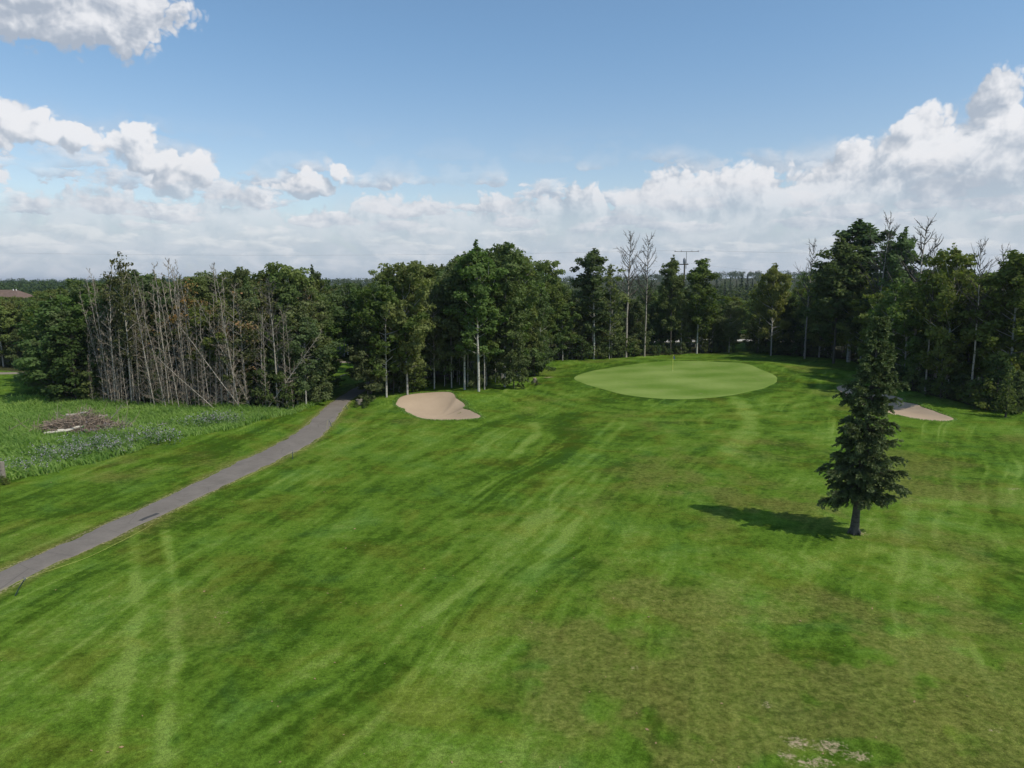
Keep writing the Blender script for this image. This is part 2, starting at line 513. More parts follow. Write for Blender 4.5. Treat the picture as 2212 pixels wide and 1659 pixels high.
def m_asphalt(name, c0, c1, edge=True):
    m, g, b = mat(name, 0.9, 0.2)
    p = gpos(g)
    c = g.mix(g.noise(p, .7, 5, .65), c0, c1)
    f = g.m('MULTIPLY', g.lin(g.noise(p, 40, 2, .7), .2, .8, .80, 1.2), g.lin(g.noise(p, 6, 3, .6), .2, .8, .92, 1.08))
    c = g.mix(1.0, c, g.xyz(f, f, f), 'MULTIPLY')
    if edge:
        e = g.m('ADD', attr(g, 'edge'), g.m('MULTIPLY_ADD', g.noise(p, 1.6, 4, .6), .9, -.45))
        c = g.mix(g.ss(e, .62, 1.0), c, (.26, .22, .15))
        v = g.n('ShaderNodeTexVoronoi', feature='DISTANCE_TO_EDGE')
        g.put(v.inputs['Vector'], g.vm('ADD', p, g.vm('MULTIPLY', g.n('ShaderNodeTexNoise').outputs['Color'], (.6, .6, .6))))
        v.inputs['Scale'].default_value = .45
        c = g.mix(g.m('MULTIPLY', g.ss(v.outputs['Distance'], .012, .0), .35), c, (.04, .04, .04))
    g.put(b.inputs['Base Color'], c)
    bump(g, b, g.noise(p, 40, 2, .7), .3, .02)
    return m
def m_leaf(name, c0, c1, trans=.35, hue=.028, c2=None):
    m, g, b = mat(name, 0.8, 0.08)
    rnd = g.n('ShaderNodeObjectInfo').outputs['Random']
    p = opos(g)
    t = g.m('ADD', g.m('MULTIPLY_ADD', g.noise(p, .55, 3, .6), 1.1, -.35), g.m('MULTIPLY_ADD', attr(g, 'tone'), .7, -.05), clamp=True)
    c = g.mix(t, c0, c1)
    if c2 is not None:
        c = g.mix(g.ss(g.m('ADD', attr(g, 'tone'), g.m('MULTIPLY', rnd, .5)), .85, 1.35), c, c2)
    hs = g.n('ShaderNodeHueSaturation')
    g.put(hs.inputs['Hue'], g.lin(rnd, 0, 1, .5 - hue, .5 + hue))
    g.put(hs.inputs['Saturation'], g.lin(g.m('FRACT', g.m('MULTIPLY', rnd, 7.3)), 0, 1, .78, 1.05))
    g.put(hs.inputs['Value'], g.lin(g.m('FRACT', g.m('MULTIPLY', rnd, 13.7)), 0, 1, .78, 1.2))
    g.put(hs.inputs['Color'], c)
    c = hs.outputs[0]
    g.put(b.inputs['Base Color'], c)
    tr = g.n('ShaderNodeBsdfTranslucent')
    g.put(tr.inputs[0], g.mix(1.0, c, (1.1, 1.25, .55), 'MULTIPLY'))
    mx = g.n('ShaderNodeMixShader')
    mx.inputs[0].default_value = trans
    g.put(mx.inputs[1], b.outputs[0]); g.put(mx.inputs[2], tr.outputs[0])
    g.put(m.node_tree.nodes['Material Output'].inputs[0], mx.outputs[0])
    return m
def m_bark(name, c0, c1, cd, bands=.5):
    m, g, b = mat(name, 0.9, 0.15)
    p = opos(g)
    pz = g.vm('MULTIPLY', p, (2.5, 2.5, 1.0))
    c = g.mix(g.noise(pz, 1.2, 4, .6), c0, c1)
    mk = g.noise(g.vm('MULTIPLY', p, (2.0, 2.0, 5.0)), 1.1, 4, .65)
    c = g.mix(g.m('MULTIPLY', g.ss(mk, .52, .62), bands), c, cd)
    rnd = g.n('ShaderNodeObjectInfo').outputs['Random']
    f = g.lin(rnd, 0, 1, .7, 1.15)
    c = g.mix(1.0, c, g.xyz(f, f, f), 'MULTIPLY')
    g.put(b.inputs['Base Color'], c)
    bump(g, b, g.noise(pz, 8, 3, .6), .4, .03)
    return m
def m_plain(name, c, rough=.7, spec=.3, var=.15, scale=3.0, metal=0.0):
    m, g, b = mat(name, rough, spec)
    f = g.lin(g.noise(opos(g), scale, 4, .6), .2, .8, 1 - var, 1 + var)
    g.put(b.inputs['Base Color'], g.mix(1.0, c, g.xyz(f, f, f), 'MULTIPLY'))
    b.inputs['Metallic'].default_value = metal
    return m

M = dict(
    grass=m_grass(), green=m_green(), sand=m_sand(),
    asphalt=m_asphalt("grey_asphalt", (.118, .102, .086), (.238, .208, .178)),
    patch=m_asphalt("dark_asphalt_patch", (.05, .05, .05), (.075, .073, .07), False),
    gravel=m_asphalt("pale_gravel", (.36, .33, .29), (.52, .49, .44), False),
    dirt=m_asphalt("brown_gravel", (.20, .165, .125), (.29, .25, .20), False),
    leaf=m_leaf("aspen_leaves", (.066, .096, .026), (.180, .228, .066), .4),
    leaf_lit=m_leaf("sunlit_yellow_green_leaves", (.090, .128, .018), (.230, .280, .048), .42),  # brighter copy of the aspen leaves: sunlit tops put into the colour
    leaf_dark=m_leaf("dark_leaves", (.052, .080, .024), (.138, .182, .058), .38),
    leaf_rust=m_leaf("thinning_rusty_leaves", (.085, .098, .036), (.150, .158, .060), .3, .02, (.30, .135, .055)),
    needle=m_leaf("spruce_needles", (.028, .047, .013), (.180, .225, .074), .2, .01),
    needle_far=m_leaf("far_spruce_needles", (.014, .028, .018), (.035, .055, .034), .1, .01),
    wood=m_leaf("distant_leaves", (.034, .058, .022), (.082, .118, .040), .3),
    bark=m_bark("pale_aspen_bark", (.34, .32, .28), (.56, .54, .48), (.06, .055, .045), .75),
    bark_dark=m_bark("dark_bark", (.07, .062, .05), (.15, .135, .11), (.03, .027, .022), .5),
    bark_dead=m_bark("dead_grey_bark", (.28, .245, .20), (.54, .49, .41), (.05, .045, .04), .5),
    twig=m_bark("dead_twigs", (.21, .17, .13), (.36, .30, .235), (.08, .07, .06), .3),
    spruce_bark=m_bark("spruce_bark", (.065, .058, .048), (.15, .135, .115), (.03, .027, .024), .6),
    log=m_bark("weathered_log", (.40, .36, .29), (.58, .54, .46), (.16, .12, .09), .6),
    brush=m_bark("brown_brush", (.20, .135, .095), (.46, .38, .30), (.06, .04, .03), .5),
    stumpwood=m_bark("grey_weathered_wood", (.20, .17, .14), (.34, .30, .25), (.07, .06, .05), .6),
    cutwood=m_plain("fresh_cut_wood", (.55, .42, .27)),
    tall=m_leaf("tall_grass_blades", (.130, .270, .014), (.330, .480, .045), .55, .01),
    thistle=m_leaf("thistle_heads", (.22, .18, .24), (.44, .39, .44), .2, .03),
    weed=m_leaf("weed_leaves", (.085, .165, .030), (.180, .270, .060), .4, .02),
    yellow=m_plain("yellow_rope", (.48, .47, .13)),
    pole=m_plain("yellow_flagstick", (.75, .68, .16)),
    flag=m_plain("blue_flag_cloth", (.03, .07, .22)),
    cup=m_plain("white_cup_liner", (.7, .7, .7)),
    steel=m_plain("green_steel", (.05, .075, .07), .5, .4),
    iron=m_plain("grey_metal", (.22, .23, .24), .5, .5, .1, 3, .4),
    wire=m_plain("dark_wire", (.10, .10, .11), .5),
    shingle=m_plain("brown_shingles", (.15, .105, .085), .9, .1, .25, 1.5),
    stucco=m_plain("beige_stucco", (.50, .43, .33)),
    chim=m_plain("cream_chimney", (.62, .55, .40)),
    glass=m_plain("window_glass", (.05, .06, .07), .15, .6),
    trim=m_plain("white_trim", (.7, .69, .66)),
    bird=m_plain("dark_feathers", (.05, .05, .055)),
    litter=m_plain("dry_leaf_litter", (.30, .20, .10)),
)

# ------------------------------------------------------------------ wood edge and skyline, as seen
EDGE = np.array([(-500, 800), (0, 800), (70, 806), (80, 850), (140, 866), (200, 871), (300, 880), (400, 884), (520, 886), (640, 884), (690, 866), (720, 845), (760, 850), (800, 858), (850, 852), (900, 846), (960, 842), (1040, 846), (1090, 834), (1130, 825), (1160, 808), (1185, 782), (1230, 778), (1300, 776), (1400, 769), (1480, 765), (1560, 762), (1640, 765), (1750, 772), (1830, 780), (1900, 812), (1930, 836), (2000, 856), (2060, 868), (2100, 880), (2160, 890), (2212, 892), (2700, 930)], float)
SKYL = np.array([(-500, 630), (0, 640), (75, 645), (110, 622), (160, 622), (200, 612), (260, 606), (285, 592), (320, 594), (350, 602), (400, 600), (430, 592), (470, 586), (520, 582), (545, 585), (570, 602), (595, 578), (615, 580), (645, 592), (680, 582), (695, 600), (740, 612), (757, 600), (800, 616), (830, 582), (845, 590), (880, 575), (895, 562), (940, 577), (985, 550), (1005, 532), (1040, 548), (1068, 524), (1088, 546), (1108, 530), (1140, 556), (1170, 558), (1185, 586), (1215, 588), (1235, 610), (1248, 628), (1320, 608), (1400, 620), (1500, 618), (1545, 640), (1600, 645), (1640, 610), (1668, 592), (1700, 600), (1740, 585), (1780, 590), (1900, 590), (1960, 592), (2010, 585), (2045, 560), (2080, 590), (2130, 588), (2170, 562), (2212, 562), (2700, 550)], float)
def edge_v(u): return float(np.interp(u, EDGE[:, 0], EDGE[:, 1]))
def sky_v(u): return float(np.interp(u, SKYL[:, 0], SKYL[:, 1]))

# cart path edges, as seen
PL = [(-260, 1330), (-120, 1284), (0, 1233), (100, 1190), (200, 1142), (300, 1098), (400, 1050), (500, 1000), (590, 960), (650, 925), (685, 895), (712, 872), (740, 853), (770, 836)]
PR = [(-260, 1396), (-120, 1340), (0, 1283), (150, 1205), (300, 1137), (450, 1064), (520, 1030), (600, 993), (680, 952), (715, 920), (742, 886), (762, 864), (785, 848), (812, 832)]
def world(pl): return np.array([flat(*p) for p in pl])
cl_, cr_ = curve(world(PL), 10), curve(world(PR), 10)
pathL, pathR = cl_, cr_
pathC = (pathL + pathR) / 2
tail = curve(np.vstack([pathC[-12], pathC[-1], world([(850, 812), (900, 797), (960, 790), (1010, 786)])]), 10)[11:]
BACKP = curve(world([(-420, 808), (-100, 806), (75, 804), (300, 797), (520, 789), (700, 783), (850, 780), (960, 782), (1020, 786)]), 10)
GRAVEL = curve(world([(1330, 739), (1430, 737), (1530, 735), (1640, 735), (1760, 737), (2000, 742), (2300, 748)]), 8)

def dist_poly(x, y, P):
    """distance from points to a polyline and the running length there"""
    x = np.asarray(x, float); y = np.asarray(y, float)
    best = np.full(x.shape, 1e9)
    for a, b in zip(P[:-1], P[1:]):
        d = b - a; L = d @ d + 1e-9
        t = np.clip(((x - a[0]) * d[0] + (y - a[1]) * d[1]) / L, 0, 1)
        best = np.minimum(best, np.hypot(x - a[0] - t * d[0], y - a[1] - t * d[1]))
    return best
def inside(x, y, P):
    x = np.asarray(x, float); y = np.asarray(y, float)
    r = np.zeros(x.shape, bool)
    for (ax, ay), (bx, by) in zip(P, np.roll(P, -1, 0)):
        c = ((ay > y) != (by > y)) & (x < (bx - ax) * (y - ay) / (by - ay + 1e-12) + ax)
        r ^= c
    return r

MEADOW = world([(-300, 1130), (0, 1046), (40, 1032), (110, 1022), (150, 1010), (210, 1000), (290, 975), (350, 955), (400, 943), (470, 935), (520, 925), (560, 910), (640, 893), (700, 868), (690, 862), (640, 878), (520, 884), (300, 876), (140, 864), (60, 862), (0, 866), (-300, 872)])

# ------------------------------------------------------------------ ground
def build_ground():
    ys = [12.0]
    while ys[-1] < 165:
        ys.append(ys[-1] + max(.12, 1.5 * ys[-1] ** 2 / (FPX * CAM_H)))
    while ys[-1] < 9000:
        ys.append(ys[-1] * 1.06)
    ys = np.array([-400.0, -120.0, -30.0, 0.0, 7.0] + ys)
    sx = np.concatenate([[-9, -5, -3, -2, -1.5, -1.2, -1.0], np.linspace(-.9, .9, 760), [1.0, 1.2, 1.5, 2, 3, 5, 9]])
    Y, S = np.meshgrid(ys, sx, indexing='ij')
    X = S * np.maximum(Y, 12)
    Z = H(X, Y)
    # mowing: streaks that follow the way the machines drove
    def streak(dirv, wid, leng, seed, warp=1.5):
        d = np.array(dirv, float); d /= np.linalg.norm(d)
        w = warp * (fbm(X / 14 + seed, Y / 14 + seed * 2, 2) - .5) * 2
        al, ac = X * d[0] + Y * d[1], -X * d[1] + Y * d[0] + w
        p, q_ = ac / wid + seed * 3.7, al / leng + seed
        return (.5 * vnoise(p, q_) + .3 * vnoise(p * 2.1 + 9, q_ * 1.7 + 4) + .2 * vnoise(p * 4.3 + 2, q_ * 2.9 + 7) - .5) * 2.4
    A = world([(640, 1450), (1380, 880)]); dA = A[1] - A[0]
    B = world([(300, 1120), (700, 930)]); dB = B[1] - B[0]
    Cc = world([(2010, 1420), (2030, 1120)]); dC = Cc[1] - Cc[0]
    U = 1106 + S * 0 + X / np.maximum(Y, 12) * math.cos(PITCH) * FPX * 2.16
    wr = sst(X, 3, 12) * sst(Y, 15, 20)
    wl = sst(-X, 2, 12)
    sA, sB, sC = streak(dA, 1.5, 30, 1.3), streak(dB, 1.1, 14, 4.1), streak(dC, 1.3, 20, 7.7, 2.5)
    s4 = streak((1, .25), 1.3, 9, 9.9, 4.0)
    mow = sA * (1 - wr) * (1 - wl) + sB * wl + (.55 * sC + .5 * s4) * wr
    big = (fbm(X / 7 + 40, Y / 9 + 13, 3) - .5) * 2
    fine = streak(dA, .38, 5, 2.2, 2) * (1 - wr) * (1 - wl) + streak(dB, .40, 4, 5.5, 2) * wl + (.6 * streak(dC, .45, 4, 8.8, 2.5) + .6 * streak((1, .1), .5, 4, 3.9, 3)) * wr
    mott = (fbm(X / 2.6 + 8, Y / 3.4 + 2, 4, .6) - .5) * 2
    lines = .8 * np.maximum(0, streak(dA, .30, 45, 6.1, 3.0) - .05) * sst(fbm(X / 9 + 3, Y / 12, 3), .35, .6) * (1 - .8 * wr) * (1 - wl)
    lines = lines + np.maximum(0, streak(dB, .32, 22, 9.3, 2.0) - .1) * wl * sst(fbm(X / 6 + 31, Y / 6, 3), .40, .6)
    lines = lines + np.maximum(0, streak(dC, .35, 22, 2.7, 3.0) - .05) * wr * sst(fbm(X / 6 + 13, Y / 7, 3), .40, .6)
    mow = .46 * mow + .46 * big + .62 * fine + .55 * mott + 1.5 * lines - .18
    # single wheel and mower tracks, plus two broad darker bands
    def track(pl, half, amt, soft=.35):
        nonlocal mow
        P = curve(world(pl), 8)
        lo, hi = P.min(0) - 3, P.max(0) + 3
        k = (X > lo[0]) & (X < hi[0]) & (Y > lo[1]) & (Y < hi[1])
        d = dist_poly(X[k], Y[k], P)
        br = .45 + .9 * fbm(X[k] / 1.5, Y[k] / 2.5 + 3, 3)
        mow[k] += amt * br * (1 - sst(d, half - soft * half, half + soft * half))
    track([(291, 1144), (289, 1230), (301, 1308), (287, 1382), (270, 1480), (234, 1640)], .22, .95, .9)
    track([(355, 1144), (371, 1222), (381, 1300), (377, 1355), (385, 1421), (367, 1499), (350, 1640)], .20, .95, .9)
    for (u0, v0, u1, v1, w) in ((640, 1480, 1330, 905, .3), (700, 1470, 1350, 915, .35), (820, 1400, 1300, 990, .4), (930, 1330, 1290, 1020, .3), (560, 1600, 1180, 1100, .3), (760, 1560, 1250, 1120, .35), (900, 1500, 1330, 1010, .3), (1000, 1480, 1240, 1230, .35), (480, 1560, 980, 1180, .3)):
        track([(u0, v0), ((u0 + u1) / 2 + 25, (v0 + v1) / 2 + 10), (u1, v1)], w * .62, .62, .9)
    track([(1590, 865), (1612, 895), (1618, 922), (1602, 950), (1565, 978)], .8, 1.1, .8)
    track([(1110, 985), (1122, 970), (1150, 945), (1160, 925), (1150, 905)], .40, 1.1, .8)
    track([(1125, 975), (1170, 960), (1195, 935)], .35, .9, .8)
    track([(1190, 985), (1230, 950), (1225, 920), (1190, 893)], 1.5, -.5, .9)  # broad darker band along the swale between bunker and green
    track([(1060, 1000), (1150, 1010), (1250, 990)], 1.2, -.5, .9)  # second broad darker band, nearer the camera
    for u0 in (1940, 1995, 2045, 2090):
        track([(u0 + 25, 1080), (u0 + 8, 1200), (u0, 1320), (u0 + 10, 1450)], .4, .6, .9)
    for k, (a, b) in enumerate(((1560, 1640), (1600, 1700), (1650, 1760), (1705, 1830), (1760, 1890))):
        track([(a - 40, 1380 - 12 * k), (a, 1270 - 8 * k), (b, 1200 - 3 * k), (b + 90, 1230)], .35, .5, .9)
    # collar of longer, darker grass round the green, mown in rings
    gd = GREEN.d(X, Y)
    mow -= .42 * (1 - sst(gd, 1.0, 4.0)) * (gd > -2)
    ring = (gd > 2) & (gd < 16)
    mow[ring] += (.30 * np.sin(gd[ring] * 2.6 + 1.5 * fbm(X[ring] / 5, Y[ring] / 5, 2)) * (1 - sst(gd[ring], 9, 16)))
    dry = .8 * sst(fbm(X / 7 + 71, Y / 7 + 20, 5, .6), .46, .72) * (.35 + .65 * sst(X, -3, 5) + .3 * sst(-X, 9, 14) * sst(Y, 20, 30))
    def dpatch(u, v, r, amt):
        nonlocal dry
        x, y = flat(u, v)
        dry = dry + amt * np.exp(-(((X - x) / r) ** 2 + ((Y - y) / r) ** 2)) * (.25 + 1.5 * sst(fbm(X / 2.2 + 5, Y / 2.2, 4, .6), .36, .66))
    for p in ((1300, 1350, 3.5, .45), (1480, 1450, 3.0, .4), (1430, 1200, 4, .4), (1700, 1500, 6, .45), (2000, 1450, 6, .5), (1950, 1600, 5, .5), (1450, 1600, 5, .35), (2100, 1150, 7, .4), (300, 1180, 5, .3), (1640, 960, 6, .55), (1560, 1060, 5, .5), (1700, 1100, 4, .35), (760, 905, 6, .45), (2050, 1040, 5, .5), (1800, 1500, 3, .5), (2080, 1400, 3.5, .55), (1950, 1080, 3, .5), (480, 1010, 5, .35), (250, 1010, 4, .4), (900, 905, 4, .3), (500, 1340, 3, .3), (1240, 1480, 3, .4)):
        dpatch(*p)
    pd = np.minimum(dist_poly(X, Y, np.vstack([pathL, tail])), dist_poly(X, Y, pathR))
    dry += .8 * (1 - sst(pd, .1, .9)) * (Y < 95)
    bare = np.zeros_like(X)
    def bpatch(u, v, rx, ry, amt):
        nonlocal bare
        x, y = flat(u, v)
        bare = np.maximum(bare, amt * np.exp(-(((X - x) / rx) ** 2 + ((Y - y) / ry) ** 2)))
    for p in ((1720, 1605, .6, .5, .62), (1790, 1615, .8, .5, .62), (1850, 1635, .6, .4, .6), (1760, 1650, .9, .4, .62), (1700, 1635, .5, .4, .58), (1660, 1525, .3, .3, .55), (1370, 1445, .3, .3, .5), (1185, 818, 1.2, 1.1, .7), (1020, 843, 2.2, 1.2, .5), (2190, 1055, 1.2, .5, .55), (1860, 1152, .8, .5, .55), (480, 1325, .5, .3, .5), (2150, 1580, .4, .2, .55), (1800, 1295, .4, .3, .45), (2100, 890, 3, 1.2, .4)):
        bpatch(*p)
    bare = np.maximum(bare, .52 * (1 - sst(pd, .05, .35)) * (Y < 95))
    bs = np.minimum(np.abs(BUNK_L.d(X, Y)), np.abs(BUNK_R.d(X, Y)))
    bare = np.maximum(bare, .5 * (1 - sst(bs, .1, .55)))
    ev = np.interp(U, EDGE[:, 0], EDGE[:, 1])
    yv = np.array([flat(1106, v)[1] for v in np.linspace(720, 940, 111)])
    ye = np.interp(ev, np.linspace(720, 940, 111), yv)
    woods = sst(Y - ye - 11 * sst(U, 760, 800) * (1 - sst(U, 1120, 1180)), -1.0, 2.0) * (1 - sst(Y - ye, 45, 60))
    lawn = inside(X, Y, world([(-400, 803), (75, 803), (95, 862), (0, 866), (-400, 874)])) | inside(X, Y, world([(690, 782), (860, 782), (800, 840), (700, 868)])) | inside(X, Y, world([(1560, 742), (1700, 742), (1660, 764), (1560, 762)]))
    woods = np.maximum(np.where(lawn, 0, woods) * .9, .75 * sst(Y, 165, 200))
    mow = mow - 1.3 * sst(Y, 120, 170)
    dry = dry * (1 - .7 * (1 - sst(gd, 2, 6)))
    vv = np.stack([X, Y, Z], -1).reshape(-1, 3)
    n0, n1 = X.shape
    i = np.arange(n0 - 1)[:, None] * n1; j = np.arange(n1 - 1)[None]
    F = np.stack([i + j, i + j + 1, i + n1 + j + 1, i + n1 + j], -1).reshape(-1, 4)
    mb = MB(); mb.add(vv, F)
    me = mb.mesh("ground", M['grass'], True)
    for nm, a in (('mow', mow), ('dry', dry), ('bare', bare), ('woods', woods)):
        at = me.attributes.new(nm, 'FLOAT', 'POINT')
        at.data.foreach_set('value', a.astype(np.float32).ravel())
    tag(link("ground", me), "rolling mown golf fairway with pale mower tracks and dry patches", "ground", kind='structure')
build_ground()

def blob_sheet(name, b, m, off, rings, k=144, rag=0.0, attrf=None):
    th = np.linspace(-np.pi, np.pi, k, endpoint=False)
    R0 = np.interp(th, b.t, b.r) * (1 + rag * (fbm(np.cos(th) * 5 + 9, np.sin(th) * 5 + 4, 3) - .5))
    S = np.linspace(0.02, 1, rings)
    X = b.c[0] + S[:, None] * (R0 * np.cos(th))[None]; Y = b.c[1] + S[:, None] * (R0 * np.sin(th))[None]
    Z = H(X, Y) + off
    Z[-1] -= off * .9
    V = np.stack([X, Y, Z], -1).reshape(-1, 3)
    i = np.arange(rings - 1)[:, None] * k; j = np.arange(k)[None]; jj = (j + 1) % k
    F = np.stack([i + j, i + k + j, i + k + jj, i + jj], -1).reshape(-1, 4)
    mb = MB(); a = attrf(X, Y).ravel() if attrf else 0.0
    mb.add(V, F, a)
    mb.add(V[:k], [[q, (q + 1) % k, k // 2, k // 2] for q in range(k) if q not in (k // 2, k // 2 - 1)])
    return mb.build(name, m, None, True, 'mow')
def green_mow(X, Y):
    d = world([(1280, 830), (1640, 812)]); d = d[1] - d[0]; d /= np.linalg.norm(d)
    ac = -X * d[1] + Y * d[0]; al = X * d[0] + Y * d[1]
    return .30 * np.sin(ac * 1.0 + 2.5 * fbm(al / 9, ac / 6, 2)) + .35 * np.sin(al * .5 + 1.0 + 2 * fbm(al / 6, ac / 6, 2)) + 1.8 * (fbm(X / 5, Y / 5, 3) - .5)
tag(blob_sheet("putting_green", GREEN, M['green'], .035, 60, 180, .02, green_mow), "oval pale green putting surface with the flagstick on it", "putting green", kind='structure')
tag(blob_sheet("sand_bunker", BUNK_L, M['sand'], .05, 26, 144, .05), "pale sand bunker near the cart path", "bunker", kind='structure')
tag(blob_sheet("sand_bunker", BUNK_R, M['sand'], .05, 26, 144, .12), "sand bunker behind the lone spruce", "bunker", kind='structure')

def ribbon(name, L, R_, m, off=.03, cols=9, rag=.0, edge=True):
    n = len(L)
    s = np.concatenate([[0], np.cumsum(np.linalg.norm(np.diff(L, axis=0), axis=1))])
    jl = rag * (fbm(s / .9 + 3, s * 0 + 1, 3) - .5); jr = rag * (fbm(s / .9 + 30, s * 0 + 8, 3) - .5)
    W = R_ - L; W1 = W / np.linalg.norm(W, axis=1)[:, None]
    L = L + W1 * jl[:, None]; R2 = R_ + W1 * jr[:, None]
    t = np.linspace(0, 1, cols)
    P = L[:, None] * (1 - t)[None, :, None] + R2[:, None] * t[None, :, None]
    Z = H(P[..., 0], P[..., 1]) + off
    Z[:, 0] -= off + .02; Z[:, -1] -= off + .02
    V = np.dstack([P, Z]).reshape(-1, 3)
    i = np.arange(n - 1)[:, None] * cols; j = np.arange(cols - 1)[None]
    F = np.stack([i + j, i + j + 1, i + cols + j + 1, i + cols + j], -1).reshape(-1, 4)[:, ::-1]
    mb = MB(); mb.add(V, F, np.tile(np.abs(t * 2 - 1) ** 3, n))
    return mb.build(name, m, None, True, 'edge')
def widen(C, w):
    T = np.gradient(C, axis=0); T /= np.linalg.norm(T, axis=1)[:, None]
    Nn = np.stack([-T[:, 1], T[:, 0]], 1)
    return C + Nn * w / 2, C - Nn * w / 2
def dense(P, step=.25):
    s = np.concatenate([[0], np.cumsum(np.linalg.norm(np.diff(P, axis=0), axis=1))])
    q = np.linspace(0, s[-1], int(s[-1] / step) + 2)
    return np.stack([np.interp(q, s, P[:, 0]), np.interp(q, s, P[:, 1])], 1)
tl, tr_ = widen(tail, 2.4)
Lfull = np.vstack([pathL, tl[2:]]); Rfull = np.vstack([pathR, tr_[2:]])
def pair(L, R_, n=420):
    f = lambda P: np.stack([np.interp(np.linspace(0, len(P) - 1, n), np.arange(len(P)), P[:, k]) for k in (0, 1)], 1)
    return f(L), f(R_)
tag(ribbon("cart_path", *pair(Lfull, Rfull), M['asphalt'], rag=.55), "grey asphalt cart path with a dark repair patch", "path", kind='structure')
a, b = widen(dense(curve(world([(303, 1124), (318, 1117), (342, 1108)]), 6), .15), .62)
tag(ribbon("asphalt_patch", a, b, M['patch'], off=.045, cols=4, rag=.25), "dark repair patch in the asphalt cart path", "path patch", kind='structure')
a, b = widen(dense(BACKP, .8), 2.4)
tag(ribbon("back_path", a, b, M['dirt'], rag=.3, off=.04), "grey brown path crossing behind the wood", "path", kind='structure')
a, b = widen(dense(GRAVEL, 1.5), 5.0)
tag(ribbon("gravel_road", a, b, M['gravel'], rag=.3, off=.05), "pale gravel road behind the trees past the green", "road", kind='structure')
# ------------------------------------------------------------------ plants: builders
def leaf_quads(mb, C, N, size, rng, elong=1.5, tone=None, up=.35):
    """rhombic leaves at points C facing about N"""
    n = len(C)
    nn = N * .8 + rng.normal(size=(n, 3)) * .75 + np.array([0, 0, up])
    nn /= np.linalg.norm(nn, axis=1)[:, None] + 1e-9
    t = np.cross(nn, rng.normal(size=(n, 3))); t /= np.linalg.norm(t, axis=1)[:, None] + 1e-9
    b = np.cross(nn, t)
    s = size * rng.uniform(.65, 1.35, n)[:, None]
    V = np.stack([C - t * s * elong * .5, C + b * s * .42 - t * s * .08, C + t * s * elong * .5, C - b * s * .42 - t * s * .08], 1)
    a = np.repeat(np.zeros(n) if tone is None else tone, 4)
    mb.add(V.reshape(-1, 3), np.arange(4 * n).reshape(n, 4), a)

def stem_path(Hh, rng, wob=.25, lean=(0, 0), n=9):
    z = np.linspace(0, 1, n)
    x = lean[0] * z ** 1.4 + wob * np.cumsum(rng.normal(size=n)) * .25 * z
    y = lean[1] * z ** 1.4 + wob * np.cumsum(rng.normal(size=n)) * .25 * z
    return np.stack([x, y, z * Hh], 1)
def on(P, t):
    s = t * (len(P) - 1); i = min(int(s), len(P) - 2); f = s - i
    return P[i] * (1 - f) + P[i + 1] * f

